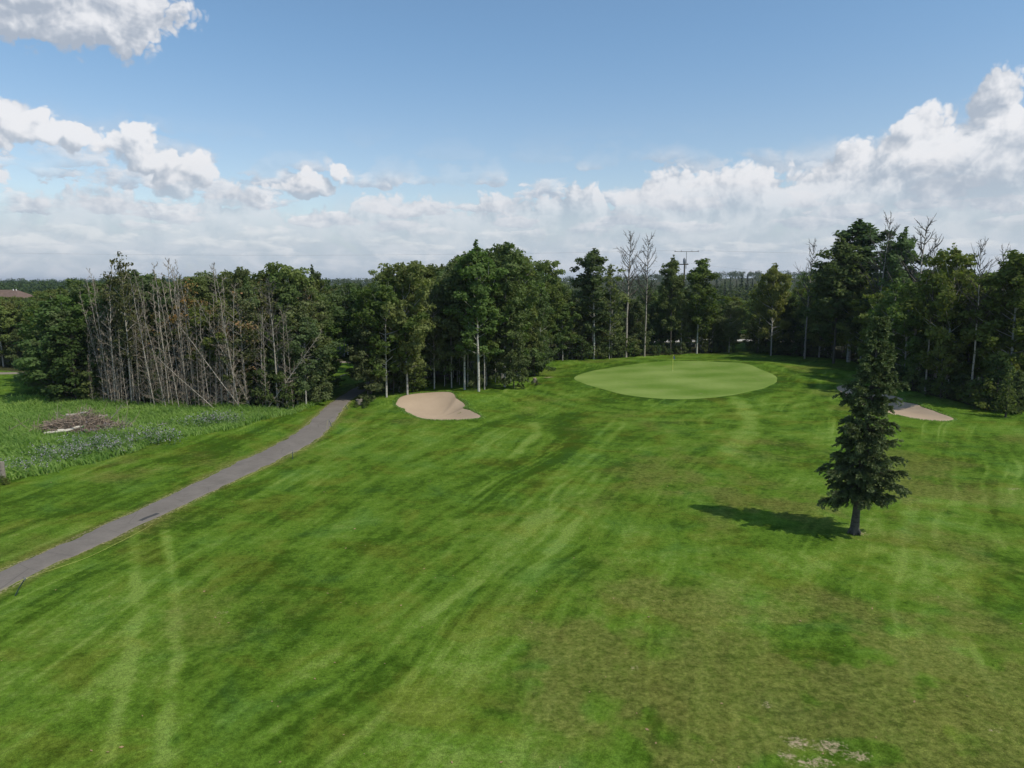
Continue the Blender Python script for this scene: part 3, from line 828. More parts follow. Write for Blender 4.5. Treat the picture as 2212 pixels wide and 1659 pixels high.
def broadleaf(seed, Hh, cb, wid, limbs, prof, leaf=.27, dens=1.0, gap=.15, lean=(0, 0), trunk_r=.13, steep=.6, cl=.55):
    """returns a trunk mesh builder and a crown mesh builder"""
    rng = np.random.default_rng(seed)
    T, C = MB(), MB()
    P = stem_path(Hh * .97, rng, .22, lean)
    z = np.linspace(0, 1, len(P))
    T.tube(P, trunk_r * (1 - z) ** .8 + .015, 7)
    az = rng.uniform(0, 6.28)
    for k in range(limbs):
        s = (k + rng.uniform(0, .9)) / limbs
        t = cb + (1 - cb) * s
        az += 2.4 + rng.normal() * .5
        if rng.random() < gap: continue
        r = wid * .5 * Hh * prof(s) * rng.uniform(.55, 1.15) + .25
        el = steep * (.55 + .8 * s) + rng.normal() * .15
        d = np.array([math.cos(az) * math.cos(el), math.sin(az) * math.cos(el), math.sin(el)])
        p0 = on(P, min(t * .93, .985))
        q = np.linspace(0, 1, 4)[:, None]
        L = p0 + d * r * q + np.array([0, 0, 1.0]) * ((.12 + .45 * s) * r * q ** 2) + rng.normal(size=(4, 3)) * .06 * r * q
        T.tube(L, np.array([.034, .026, .017, .008]) * (.6 + r * .22), 4, False)
        m = max(2, int(r * 2.1))
        ctone = rng.uniform(0, 1)
        for c in range(m):
            f = rng.uniform(.35, 1.08)
            base = on(L, min(f, .999)) + rng.normal(size=3) * .25 * np.array([1, 1, .7])
            rad = cl * rng.uniform(.5, 1.15) * min(1, .5 + .3 * r)
            nl = int(30 * dens * rad ** 1.7 / .36)
            off = rng.normal(size=(nl, 3)); off /= np.linalg.norm(off, axis=1)[:, None]
            off *= (rng.random(nl) ** .45)[:, None] * rad * np.array([1.05, 1.05, .75])
            tone = np.clip(.5 * ctone + .25 * rng.uniform(0, 1) + rng.uniform(0, .3, nl), 0, 1.2)
            out = off / rad + np.array([d[0], d[1], .2]) * .5
            leaf_quads(C, base + off, out, leaf, rng, 1.35, tone)
    # upright leafy shoots that break the top of the crown
    for k in range(7 if Hh > 5 else 3):
        t = rng.uniform(.68, .97)
        a = rng.uniform(0, 6.28); ro = wid * Hh * .30 * (1.05 - t) * 2.2 * rng.uniform(.2, 1)
        b0 = on(P, t) + np.array([math.cos(a) * ro, math.sin(a) * ro, 0])
        ln_ = Hh * rng.uniform(.06, .12)
        nl = int(34 * dens * ln_ / 1.4)
        f = rng.random(nl)
        off = rng.normal(size=(nl, 3)) * np.array([.24, .24, .12]) * (1.25 - f)[:, None]
        off[:, 2] += f * ln_
        T.tube([on(P, t - .04), b0, b0 + np.array([0, 0, ln_ * .9])], [.025, .018, .006], 4, False)
        leaf_quads(C, b0 + off, off + np.array([0, 0, -.3]), leaf, rng, 1.35, np.clip(rng.uniform(0, .5) + rng.uniform(0, .5, nl), 0, 1.1))
    # leader tuft
    nl = int(40 * dens)
    off = rng.normal(size=(nl, 3)) * np.array([.25, .25, .55]); off[:, 2] = np.minimum(off[:, 2], .5)
    leaf_quads(C, P[-1] + off - np.array([0, 0, .2]), off * 2, leaf, rng, 1.35, rng.uniform(.2, 1, nl))
    return T, C

def bare_tree(seed, Hh, limbs, spread, lean=(0, 0), r0=.075, twigs=5, cb=.2, steep=.9, curl=.25, tw=1.0):
    rng = np.random.default_rng(seed)
    T, B = MB(), MB()
    P = stem_path(Hh, rng, .35, lean, 10)
    z = np.linspace(0, 1, len(P))
    T.tube(P, r0 * (1 - z) ** .75 + .014, 6)
    az = rng.uniform(0, 6.28)
    for k in range(limbs):
        s = (k + rng.random()) / limbs
        t = cb + (1 - cb) * s
        az += 2.4 + rng.normal() * .6
        r = spread * (1.05 - .75 * s) * rng.uniform(.35, 1.1)
        el = steep * (.5 + .6 * s) + rng.normal() * .2
        d = np.array([math.cos(az) * math.cos(el), math.sin(az) * math.cos(el), math.sin(el)])
        q = np.linspace(0, 1, 5)[:, None]
        L = on(P, min(t, .98)) + d * r * q + np.array([0, 0, 1.0]) * curl * r * q ** 2 + rng.normal(size=(5, 3)) * .05 * r * q
        B.tube(L, np.array([.030, .025, .019, .014, .008]) * tw * (.6 + r * .25), 4, False)
        for w in range(twigs):
            f = rng.uniform(.25, 1)
            d2 = d + rng.normal(size=3) * .65 + np.array([0, 0, .25]); d2 /= np.linalg.norm(d2)
            l2 = r * rng.uniform(.18, .45)
            p2 = on(L, min(f, .99))
            q3 = np.linspace(0, 1, 3)[:, None]
            B.tube(p2 + d2 * l2 * q3 + np.array([0, 0, .15]) * l2 * q3 ** 2, np.array([.014, .011, .007]) * tw, 3, False)
    return T, B

def conifer(seed, Hh, wid, tiers, card=.35, r0=.12, base=.06):
    """small far spruce: drooping rows of needle sprays round a trunk"""
    rng = np.random.default_rng(seed)
    T, C = MB(), MB()
    T.tube([(0, 0, 0), (0, 0, Hh * .5), (0, 0, Hh)], [r0, r0 * .55, .015], 6)
    for k in range(tiers):
        s = k / (tiers - 1)
        zz = Hh * (base + (1 - base) * s)
        R = wid * .5 * Hh * (1 - s) ** .85 + .08
        for a in np.arange(0, 6.28, 6.28 / max(5, int(11 * (1 - s)))) + rng.uniform(0, 6):
            r = R * rng.uniform(.65, 1.12)
            m = max(2, int(r / .16))
            q = rng.uniform(.15, 1, m)
            c = np.stack([np.cos(a) * r * q, np.sin(a) * r * q, zz - .32 * r * q + .12 * r * q ** 2 * 2], 1) + rng.normal(size=(m, 3)) * .07
            N = np.tile([math.cos(a) * .5, math.sin(a) * .5, .7], (m, 1))
            leaf_quads(C, c, N, card, rng, 1.6, rng.uniform(0, 1, m), .2)
    return T, C

VAR = {}
def variant(kind, T, Cr, mt, mc, Hh, part):
    VAR.setdefault(kind, []).append((T.mesh(kind + "_trunk", mt, True), Cr.mesh(kind + "_" + part, mc, False, 'tone') if Cr.v else None, Hh, part))
prof_oval = lambda s: (math.sin(math.pi * min(1, .12 + s * .86)) ** .7)
prof_top = lambda s: (math.sin(math.pi * min(1, .22 + s * .74)) ** .6)
prof_low = lambda s: (1.0 - s) ** .55 * .95 + .08
for i in range(6):
    variant('aspen', *broadleaf(100 + i, 14, .18, .46, 46, prof_oval, leaf=.25, dens=1.6, lean=(.5 - .2 * i, .2), trunk_r=.10, cl=.68), M['bark'] if i in (1, 3, 4) else M['bark_dark'], M['leaf'], 14, 'crown')
for i in range(4):
    variant('tall', *broadleaf(200 + i, 18, .26, .34, 46, prof_oval, leaf=.28, dens=1.6, gap=.14, lean=(.4 - .3 * i, 0), trunk_r=.125, steep=.8, cl=.75), M['bark'] if i in (0, 1, 3) else M['bark_dark'], M['leaf'] if i % 2 else M['leaf_dark'], 18, 'crown')
for i in range(4):
    variant('edge', *broadleaf(300 + i, 9, .05, .52, 42, prof_low, leaf=.23, dens=1.5, gap=.1, trunk_r=.07, steep=.5, cl=.62), M['bark_dark'], M['leaf'] if i % 2 else M['leaf_dark'], 9, 'crown')
for i in range(4):
    variant('lit', *broadleaf(400 + i, 13, .16, .50, 46, prof_oval, leaf=.25, dens=1.6, trunk_r=.10, cl=.68), M['bark'], M['leaf_lit'], 13, 'crown')
for i in range(3):
    variant('bush', *broadleaf(500 + i, 3, .03, .95, 22, prof_low, leaf=.20, dens=1.5, gap=.05, trunk_r=.035, steep=.7, cl=.5), M['bark_dark'], [M['leaf_dark'], M['leaf'], M['leaf_dark']][i], 3, 'crown')
for i in range(4):
    variant('rust', *broadleaf(600 + i, 13, .35, .30, 32, prof_oval, leaf=.19, dens=.9, gap=.1, trunk_r=.07, cl=.6), M['bark_dead'], M['leaf_rust'], 13, 'crown')
for i in range(9):
    variant('bare', *bare_tree(700 + i, 14, 44, 1.5, (-.9 + .2 * i, .3 * (i % 3 - 1)), .043, 10, .05, .70, .25, 1.3), M['bark_dead'], M['twig'], 14, 'crown')
for i in range(4):
    variant('bigbare', *bare_tree(750 + i, 18, 36, 4.2, (.6 - .5 * i, 0), .17, 10, .45, .70, .35, 2.1), M['bark_dead'], M['bark_dark'], 18, 'crown')
for i in range(3):
    variant('slim', *broadleaf(800 + i, 11, .18, .30, 34, prof_top, leaf=.21, dens=1.4, gap=.12, trunk_r=.055, cl=.55), M['bark'], M['leaf'], 11, 'crown')
for i in range(3):
    variant('spruce', *conifer(850 + i, 12, .30, 26), M['spruce_bark'], M['needle_far'], 12, 'crown')

NAMES = dict(aspen='aspen_tree', tall='poplar_tree', edge='young_tree', lit='aspen_tree', bush='shrub', rust='aspen_tree', bare='dead_tree', bigbare='dead_tree', slim='aspen_tree', spruce='spruce_tree')
CATS = dict(bare='dead tree', bigbare='dead tree', bush='shrub', spruce='spruce')
rr = random.Random(5)
def plant(kind, x, y, hgt, label, group=None, wide=1.0, rz=None, lean=None, vi=None):
    tm, cm, Hh, part = rr.choice(VAR[kind]) if vi is None else VAR[kind][vi % len(VAR[kind])]
    s = hgt / Hh
    r = empty(NAMES[kind], (x, y, h1(x, y) - .05), rr.uniform(0, 6.28) if rz is None else rz, (s * wide, s * wide, s))
    if lean:
        r.rotation_euler[0], r.rotation_euler[1] = lean
    tag(r, label, CATS.get(kind, 'tree'), group)
    link('trunk', tm, r)
    if cm: link(part, cm, r)
    return r
def plant_uv(kind, u, vb, vt, label, group=None, **kw):
    p = gp(u, vb)
    return plant(kind, p.x, p.y, max(1.0, ztop(p.y, vt) - p.z), label, group, **kw)

# ------------------------------------------------------------------ the woods
PLACED = []
ALLPATH = np.vstack([dense(pathC, 1.5), dense(tail, 1.5), dense(BACKP, 2.0)])
CLEAR = [world([(-400, 795), (75, 795), (95, 862), (0, 866), (-400, 874)]), world([(690, 776), (820, 776), (800, 840), (705, 868)]), world([(1592, 738), (1626, 738), (1626, 764), (1592, 763)])]
def free(x, y, gap):
    for (a, b) in PLACED:
        if (a - x) ** 2 + (b - y) ** 2 < gap * gap: return False
    if np.hypot(ALLPATH[:, 0] - x, ALLPATH[:, 1] - y).min() < 2.2: return False
    for c in CLEAR:
        if inside(np.array([x]), np.array([y]), c)[0]: return False
    return True

# trees with a place and a look of their own
G1 = "tall bare trees above the wood"
KEY = [
 ('bigbare', 1352, 772, 510, "tall dead tree with symmetrical bare crown, beside the thinner dead tree behind the green", G1, dict(vi=0, rz=.4)),
 ('bigbare', 1392, 770, 517, "thinner dead tree just past the symmetrical dead tree behind the green", G1, dict(vi=1, rz=2.0, wide=.8)),
 ('tall', 1283, 776, 540, "dark leafy poplar standing above the wood just before the two tall dead trees", None, dict(vi=0, wide=1.35)),
 ('tall', 1448, 766, 560, "slimmer of the two leafy poplars flanking the utility pole", None, dict(vi=2, wide=1.0)),
 ('tall', 1505, 764, 560, "broader leafy poplar with white trunk flanking the utility pole", None, dict(vi=1, wide=1.25)),
 ('slim', 1316, 775, 572, "thin pale leaved poplar touching the bare crown of a tall dead tree", None, dict(vi=0)),
 ('tall', 1034, 846, 530, "tall aspen with peeling white trunk just behind the sand bunker", None, dict(vi=3, wide=1.25)),
 ('tall', 1090, 836, 525, "tall forked pale aspen next to the white trunked aspen by the bunker", None, dict(vi=1, wide=1.2)),
 ('edge', 1110, 838, 690, "round bushy young tree at the corner of the wood left of the green", None, dict(vi=1, wide=1.0)),
 ('aspen', 880, 853, 565, "leafy aspen on the bank beside the near bunker and the cart path bend", None, dict(vi=1, wide=1.1)),
 ('edge', 795, 862, 700, "low leafy tree overhanging the cart path where it enters the wood", None, dict(vi=0, wide=1.15)),
 ('aspen', 835, 858, 600, "dense leafy aspen next to the cart path entrance to the wood", None, dict(vi=3, wide=1.15)),
 ('bigbare', 600, 884, 612, "broad grey dead tree with spreading limbs near the cart path end of the dead stand", None, dict(vi=2, wide=.85)),
 ('tall', 1832, 782, 478, "tallest leafy poplar in the wood right of the green", None, dict(vi=0, wide=1.75, rz=.3)),
 ('tall', 1800, 785, 520, "poplar with dense dark crown leaning beside the tallest poplar", None, dict(vi=2, wide=1.5)),
 ('tall', 1905, 800, 500, "thin crowned leaning poplar with bare twigs at its top", None, dict(vi=3, wide=1.1, lean=(0, .10), rz=0)),
 ('bigbare', 1885, 800, 478, "dead forked tree standing against the leaning poplar", G1, dict(vi=3, wide=.8)),
 ('bigbare', 1965, 830, 485, "dead tree with curved upswept limbs above the right wood", G1, dict(vi=1, wide=1.0, lean=(0, .12), rz=1.0)),
 ('bigbare', 1738, 775, 528, "leafless pale tree at the end of the wood beyond the green", G1, dict(vi=2, wide=.8)),
 ('bigbare', 1998, 850, 520, "snapped looking dead tree beside the curved dead tree", G1, dict(vi=0, wide=.6)),
 ('bigbare', 2095, 868, 530, "leafless tree with thin upright twigs in the right wood", G1, dict(vi=0, wide=.75)),
 ('bigbare', 2150, 872, 545, "spindly leafless tree near the edge of the right wood", G1, dict(vi=3, wide=.65)),
 ('lit', 2040, 856, 540, "round headed poplar standing above the right wood", None, dict(vi=1, wide=1.0)),
 ('tall', 2175, 880, 545, "leafy poplar at the right end of the wood", None, dict(vi=1, wide=1.4)),
 ('lit', 1665, 768, 575, "pointed leafy aspen at the gap in the wood beyond the green", None, dict(vi=2, wide=.9)),
 ('rust', 285, 872, 548, "thin aspen with red and green leaves rising above the dead stand", None, dict(vi=0, wide=.95)),
 ('edge', 120, 862, 650, "dark bushy tree at the meadow end of the dead stand", None, dict(vi=2, wide=1.4)),
 ('edge', 165, 868, 690, "low dark tree in front of the meadow end of the dead stand", None, dict(vi=0, wide=1.2)),
]
for kind, u, vb, vt, lab, grp, kw in KEY:
    p = gp(u, vb)
    PLACED.append((p.x, p.y))
    plant(kind, p.x, p.y, ztop(p.y, vt) - p.z, lab, grp, **kw)

# the stand of dead grey trunks beside the meadow
GD = "bare grey trunks of the dead stand by the meadow"
for k in range(112):
    u = rr.uniform(190, 640)
    if k < 60: u = rr.choice([rr.gauss(300, 45), rr.gauss(380, 40), rr.gauss(470, 35), rr.gauss(240, 30), rr.gauss(430, 25)])
    u = min(max(u, 185), 700)
    v0 = edge_v(u) + 1
    vb = v0 - abs(rr.gauss(0, 9)) if k % 3 else v0 - rr.uniform(0, 4)
    p = gp(u, vb)
    if not free(p.x, p.y, .45): continue
    PLACED.append((p.x, p.y))
    vt = rr.uniform(590, 790) if k % 4 else rr.uniform(552, 600)
    if k % 5 == 1: vt = rr.uniform(740, 830)
    if u > 540: vt = rr.uniform(660, 800)
    hgt = ztop(p.y, vt) - p.z
    lean = (rr.gauss(0, .04), rr.gauss(-.06 if u < 420 else -.01, .055))
    plant('bare', p.x, p.y, hgt, "thin bare dead tree in the dense grey stand beside the meadow", GD, lean=lean, wide=rr.uniform(.55, 1.2), rz=rr.uniform(-.4, .4))
for (u, vb, vt, ln, lab) in ((525, 886, 690, -.62, "white dead trunk leaning far over out of the dead stand"), (470, 888, 740, -.78, "dead trunk fallen at a slant across the foot of the dead stand"),
                             (575, 886, 700, .62, "dead trunk propped slantwise the opposite way beside the bushes"), (545, 884, 660, -.42, "dead trunk tilting against its neighbours near the white leaning one")):
    p = gp(u, vb)
    plant('bare', p.x, p.y, (ztop(p.y, vt) - p.z) * 1.15, lab, "leaning trunks of the dead stand", lean=(0, ln), rz=0.0)

LAB = {
 'left': ("leafy aspen in the wood behind the grey dead stand", "leafy trees behind the dead stand"),
 'rust': ("half dead aspen with sparse rusty leaves among the grey dead stand", "rusty leaved trees in the dead stand"),
 'mid': ("leafy aspen in the dense middle wood between the cart path and the green", "leafy trees of the middle wood"),
 'back': ("leafy tree in the row of wood directly behind the green", "leafy trees behind the green"),
 'right': ("leafy tree in the shady wood behind the lone spruce and the far bunker", "leafy trees of the right wood"),
 'farleft': ("leafy aspen across the far fairway beyond the grey path", "trees beyond the far fairway"),
}
def fill(reg, u0, u1, n, depth, kinds, drop=(4, 60), gap=1.9, front=0.0, tries=30, label=None):
    cnt = 0
    for t in range(n * tries):
        if cnt >= n: break
        u = rr.uniform(u0, u1)
        e = gp(u, edge_v(u))
        d = front + (depth - front) * rr.random() ** 1.1
        y = e.y + d
        x = xat(y, u, 700) + rr.uniform(-.5, .5)
        if not free(x, y, gap): continue
        kind = rr.choice(kinds)
        uu = proj(x, y, 8)[0]
        hgt = ztop(y, sky_v(uu) + rr.uniform(*drop)) - h1(x, y)
        if hgt < 3.5: continue
        if kind in ('edge',): hgt = min(hgt, rr.uniform(6, 10))
        hgt = min(hgt, 23)
        PLACED.append((x, y))
        lb, gr = label or LAB[reg]
        plant(kind, x, y, hgt, lb, gr, wide=rr.uniform(.85, 1.25) * (1.15 if hgt < 12 else .95))
        cnt += 1
fill('left', 110, 700, 58, 15, ['aspen', 'aspen', 'tall', 'slim'], (-5, 40), 1.9, 4.0)
fill('left', 200, 690, 34, 9, ['edge', 'slim', 'aspen'], (30, 170), 1.2, .8)
fill('left', 80, 175, 10, 8, ['edge', 'aspen'], (40, 120), 1.6, .3)
fill('rust', 200, 690, 38, 6, ['rust'], (-4, 70), 1.1, .2)
fill('left', 560, 705, 12, 8, ['edge', 'slim', 'aspen'], (60, 150), 1.5, .3)
fill('mid', 770, 1240, 78, 26, ['aspen', 'aspen', 'tall', 'tall', 'slim'], (0, 60), 2.0, 1.0)
fill('mid', 680, 860, 30, 62, ['aspen', 'aspen', 'tall'], (0, 25), 2.0, 36)
fill('mid', 1120, 1250, 10, 6, ['edge', 'slim', 'aspen'], (60, 150), 1.8, .3)
fill('back', 1240, 1540, 52, 20, ['tall', 'aspen', 'slim', 'edge'], (0, 70), 1.9, .6)
fill('back', 1530, 1700, 22, 16, ['aspen', 'edge', 'slim'], (0, 60), 2.0, .6)
fill('back', 1660, 1850, 34, 24, ['aspen', 'tall', 'slim', 'lit'], (0, 60), 2.0, .6)
fill('right', 1840, 2260, 84, 34, ['lit', 'aspen', 'lit', 'tall', 'slim'], (0, 60), 2.1, 2.2)
fill('farleft', -60, 72, 44, 60, ['aspen', 'lit', 'tall'], (0, 30), 2.0, 3.5, label=LAB['farleft'])
fill('farleft', -80, 140, 30, 108, ['aspen', 'lit'], (-2, 12), 2.0, 62, label=LAB['farleft'])
fill('farleft', -60, 72, 10, 8, ['edge'], (30, 80), 2.0, 3.0, label=LAB['farleft'])
fill('mid', 775, 1130, 20, 15, ['edge', 'slim', 'edge'], (140, 230), 1.5, .4)
# undergrowth along the edge of the wood
def shrubs(u0, u1, n, lab, grp, hmin=1.2, hmax=3.2, dmax=4.0):
    for k in range(n):
        u = rr.uniform(u0, u1)
        e = gp(u, edge_v(u)); y = e.y + rr.uniform(-.2, dmax); x = xat(y, u, 800)
        if not free(x, y, .5): continue
        plant('bush', x, y, rr.uniform(hmin, hmax), lab, grp, wide=rr.uniform(.8, 1.3))
shrubs(90, 200, 16, "dark shrub at the meadow corner of the dead stand", "shrubs at the meadow corner", 1.5, 3.6)
shrubs(200, 560, 26, "shrub between the grey trunks of the dead stand", "shrubs among the dead trunks", .8, 2.0, 6)
shrubs(560, 715, 26, "leafy shrub where the dead stand meets the cart path", "shrubs beside the cart path", 1.3, 3.6)
shrubs(1140, 1400, 40, "dark shrub along the foot of the wood left of the flag", "shrubs left of the flag", 1.2, 3.4)
shrubs(1400, 1660, 30, "dark shrub along the foot of the wood behind the flag", "shrubs behind the flag", .8, 2.2)
shrubs(1660, 1930, 34, "dark shrub in the shade beyond the right end of the green", "shrubs beyond the green", 1.2, 3.2)
shrubs(1930, 2240, 36, "dark shrub in the shade behind the far bunker", "shrubs behind the far bunker", 1.0, 2.8)
for (u, vb, vt, lab) in ((2150, 885, 770, "grey green bushy aspen at the mown edge of the right wood"), (2195, 893, 800, "low leafy shrub tree at the right end of the mown edge")):
    plant_uv('edge', u, vb, vt, lab, None, wide=1.2)
for k in range(22):                             # light bushes seen through the gap beyond the gravel road
    u = rr.uniform(1530, 1660); y = rr.uniform(168, 215); x = xat(y, u, 700)
    plant('lit', x, y, max(4, ztop(y, rr.uniform(640, 665)) - h1(x, y)), "light green bushy tree across the gravel road", "bushy trees across the gravel road", wide=1.25)

for k, (u, vt) in enumerate(((1547, 594), (1565, 606), (1577, 600), (1590, 606), (1601, 594), (1613, 593), (1624, 603), (1637, 608), (1650, 600))):
    y = 330 + 13 * ((k * 5) % 4)
    x = xat(y, u, 640)
    plant('spruce', x, y, ztop(y, vt) - h1(x, y), ["dark pointed spruce standing a little apart at the left of the far spruce row", "dark spruce in the far row seen through the gap in the wood"][min(k, 1)], "far spruces seen through the gap", wide=.95)

def far_wood(label, rows, seed):
    rng = np.random.default_rng(seed)
    mb = MB()
    for (a0, a1, y0, y1, n, h0, h1_) in rows:
        for k in range(n):
            y = y0 + (y1 - y0) * rng.random() ** .8
            x = y * rng.uniform(a0, a1)
            hh = rng.uniform(h0, h1_)
            m = 64
            c = rng.normal(size=(m, 3)); c /= np.linalg.norm(c, axis=1)[:, None]
            c *= (rng.random(m) ** .4)[:, None]
            N = c.copy()
            w = hh * rng.uniform(.26, .42)
            c = c * np.array([w, w, hh * .36]) + np.array([x, y, float(H(x, y)) + hh * .62])
            leaf_quads(mb, c, N, hh * .10, rng, 1.4, np.clip(rng.uniform(.0, .8) + rng.uniform(0, .35, m), 0, 1))
    tag(mb.build("distant_wood", M['wood'], None, False, 'tone'), label, "wood", kind='stuff')
far_wood("distant continuous wood on the left horizon behind the houses", [(-1.0, -.30, 330, 900, 900, 9, 14), (-1.0, -.30, 900, 1500, 700, 12, 17)], 1)
far_wood("distant wooded ridge on the horizon beyond the green and its gap", [(-.35, .55, 240, 700, 800, 8, 12), (-.35, .6, 700, 1600, 1100, 11, 16)], 2)
far_wood("distant wood on the horizon behind the right wood", [(.5, 1.05, 240, 800, 600, 8, 13), (.5, 1.05, 800, 1500, 500, 11, 16)], 3)

# ------------------------------------------------------------------ the lone spruce
def lone_spruce():
    p = gp(1845, 1152)
    top = ztop(p.y, 690) - p.z
    root = tag(empty("spruce_tree", p), "tall dark spruce standing alone on the mown fairway", "spruce")
    rng = np.random.default_rng(77)
    T, Br, C = MB(), MB(), MB()
    lean = .55
    P = np.stack([np.linspace(0, 1, 12) ** 1.2 * lean, np.zeros(12), np.linspace(0, top, 12)], 1)
    z = np.linspace(0, 1, 12)
    T.tube(P, .165 * (1 - z) ** .85 + .02 + .05 * np.exp(-z * 26), 12)
    for a in np.arange(0, 6.28, 1.05):             # root flare
        T.tube([(math.cos(a) * .10, math.sin(a) * .10, .38), (math.cos(a) * .25, math.sin(a) * .25, .10), (math.cos(a) * .36, math.sin(a) * .36, -.06)], [.08, .06, .02], 6)
    # crown radius against height, for the side towards the left and towards the right
    zs = [.16, .19, .22, .26, .31, .36, .42, .475, .52, .56, .61, .66, .72, .78, .84, .90, .95, 1.0]
    lf = [.9, 1.75, 2.05, 2.10, 1.95, 1.6, 1.1, 1.75, 1.75, .65, 1.2, 1.3, .75, .95, .65, .42, .24, .05]
    rt = [1.4, 1.0, 1.6, 2.1, 2.0, 1.85, 1.5, 1.25, 1.6, 1.0, 1.2, 1.4, 1.1, .65, .75, .45, .24, .05]
    def spray(p0, d, length, wdt):
        """one flat drooping needle spray: short blades along a twig"""
        n = max(10, int(length * 105))
        f = rng.random(n)
        side = np.cross(d, [0, 0, 1.0]); side /= np.linalg.norm(side) + 1e-9
        c = p0 + d * (f * length)[:, None] + np.array([0, 0, -1.0]) * (f ** 2 * length * .22)[:, None]
        q = d * .8 + side * rng.normal(size=n)[:, None] * .75 + np.array([0, 0, 1.0]) * rng.normal(.05, .5, n)[:, None]
        q /= np.linalg.norm(q, axis=1)[:, None]
        nn = np.cross(q, rng.normal(size=(n, 3))); nn /= np.linalg.norm(nn, axis=1)[:, None]
        s = rng.uniform(.09, .17, n)[:, None]; w = .030
        V = np.stack([c - nn * w * .5, c + q * s * .5 - nn * w, c + q * s, c + q * s * .5 + nn * w], 1)
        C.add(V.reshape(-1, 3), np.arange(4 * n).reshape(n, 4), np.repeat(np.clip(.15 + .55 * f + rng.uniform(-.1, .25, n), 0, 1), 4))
    nb = 310
    az = 0
    for k in range(nb):
        s = (k + rng.random()) / nb
        zf = .19 + .80 * s ** 1.06
        zf = (round(zf * 21) + rng.normal() * .16) / 21 if zf < .9 else zf
        az += 2.3999 + rng.normal() * .35
        cx = math.cos(az)
        Rm = np.interp(zf, zs, lf) * (.5 - .5 * cx) + np.interp(zf, zs, rt) * (.5 + .5 * cx)
        r = Rm * .94 * (rng.uniform(.62, 1.10) if rng.random() < .8 else rng.uniform(.35, .6))
        if vnoise(az * 1.3 + 40, zf * 17 + 3) < .36: r *= .55
        p0 = on(P, min(zf + .02, .995))
        el = -.30 + .95 * (zf - .15) + rng.normal() * .10
        d = np.array([cx * math.cos(el), math.sin(az) * math.cos(el), math.sin(el)])
        q = np.linspace(0, 1, 6)[:, None]
        L = p0 + d * r * q + np.array([0, 0, 1.0]) * r * (-.34 * q + .30 * q ** 2.2)
        Br.tube(L, np.linspace(.032, .006, 6) * (.5 + .3 * r), 5, False)
        m = max(4, int(r * 11))
        for w in range(m):
            f = rng.uniform(.22, 1.0)
            bp = on(L, min(f, .995))
            sd = 1 if w % 2 else -1
            sv = np.cross(d, [0, 0, 1.0]); sv /= np.linalg.norm(sv)
            dd = d * rng.uniform(.4, .9) + sv * sd * rng.uniform(.3, .9) * (1.15 - f) + np.array([0, 0, rng.uniform(-.55, .1)])
            dd /= np.linalg.norm(dd)
            spray(bp, dd, rng.uniform(.22, .46) * (.65 + .35 * min(r, 1.3)), .1)
        spray(L[-2], (L[-1] - L[-3]) / np.linalg.norm(L[-1] - L[-3]), .35, .1)
    T.build("trunk", M['spruce_bark'], root, True)
    Br.build("branches", M['bark_dark'], root, True)
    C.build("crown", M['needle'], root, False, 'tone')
lone_spruce()
PV = VAR['spruce'][1]
p = gp(2172, 901)
T_, C_ = conifer(901, ztop(p.y, 800) - p.z, .62, 24, .17, .09, .16)
r_ = tag(empty("spruce_tree", p), "small feathery young conifer on mown grass in front of the right wood", "young conifer")
T_.build("trunk", M['spruce_bark'], r_, True); C_.build("crown", M['leaf'], r_, False, 'tone')

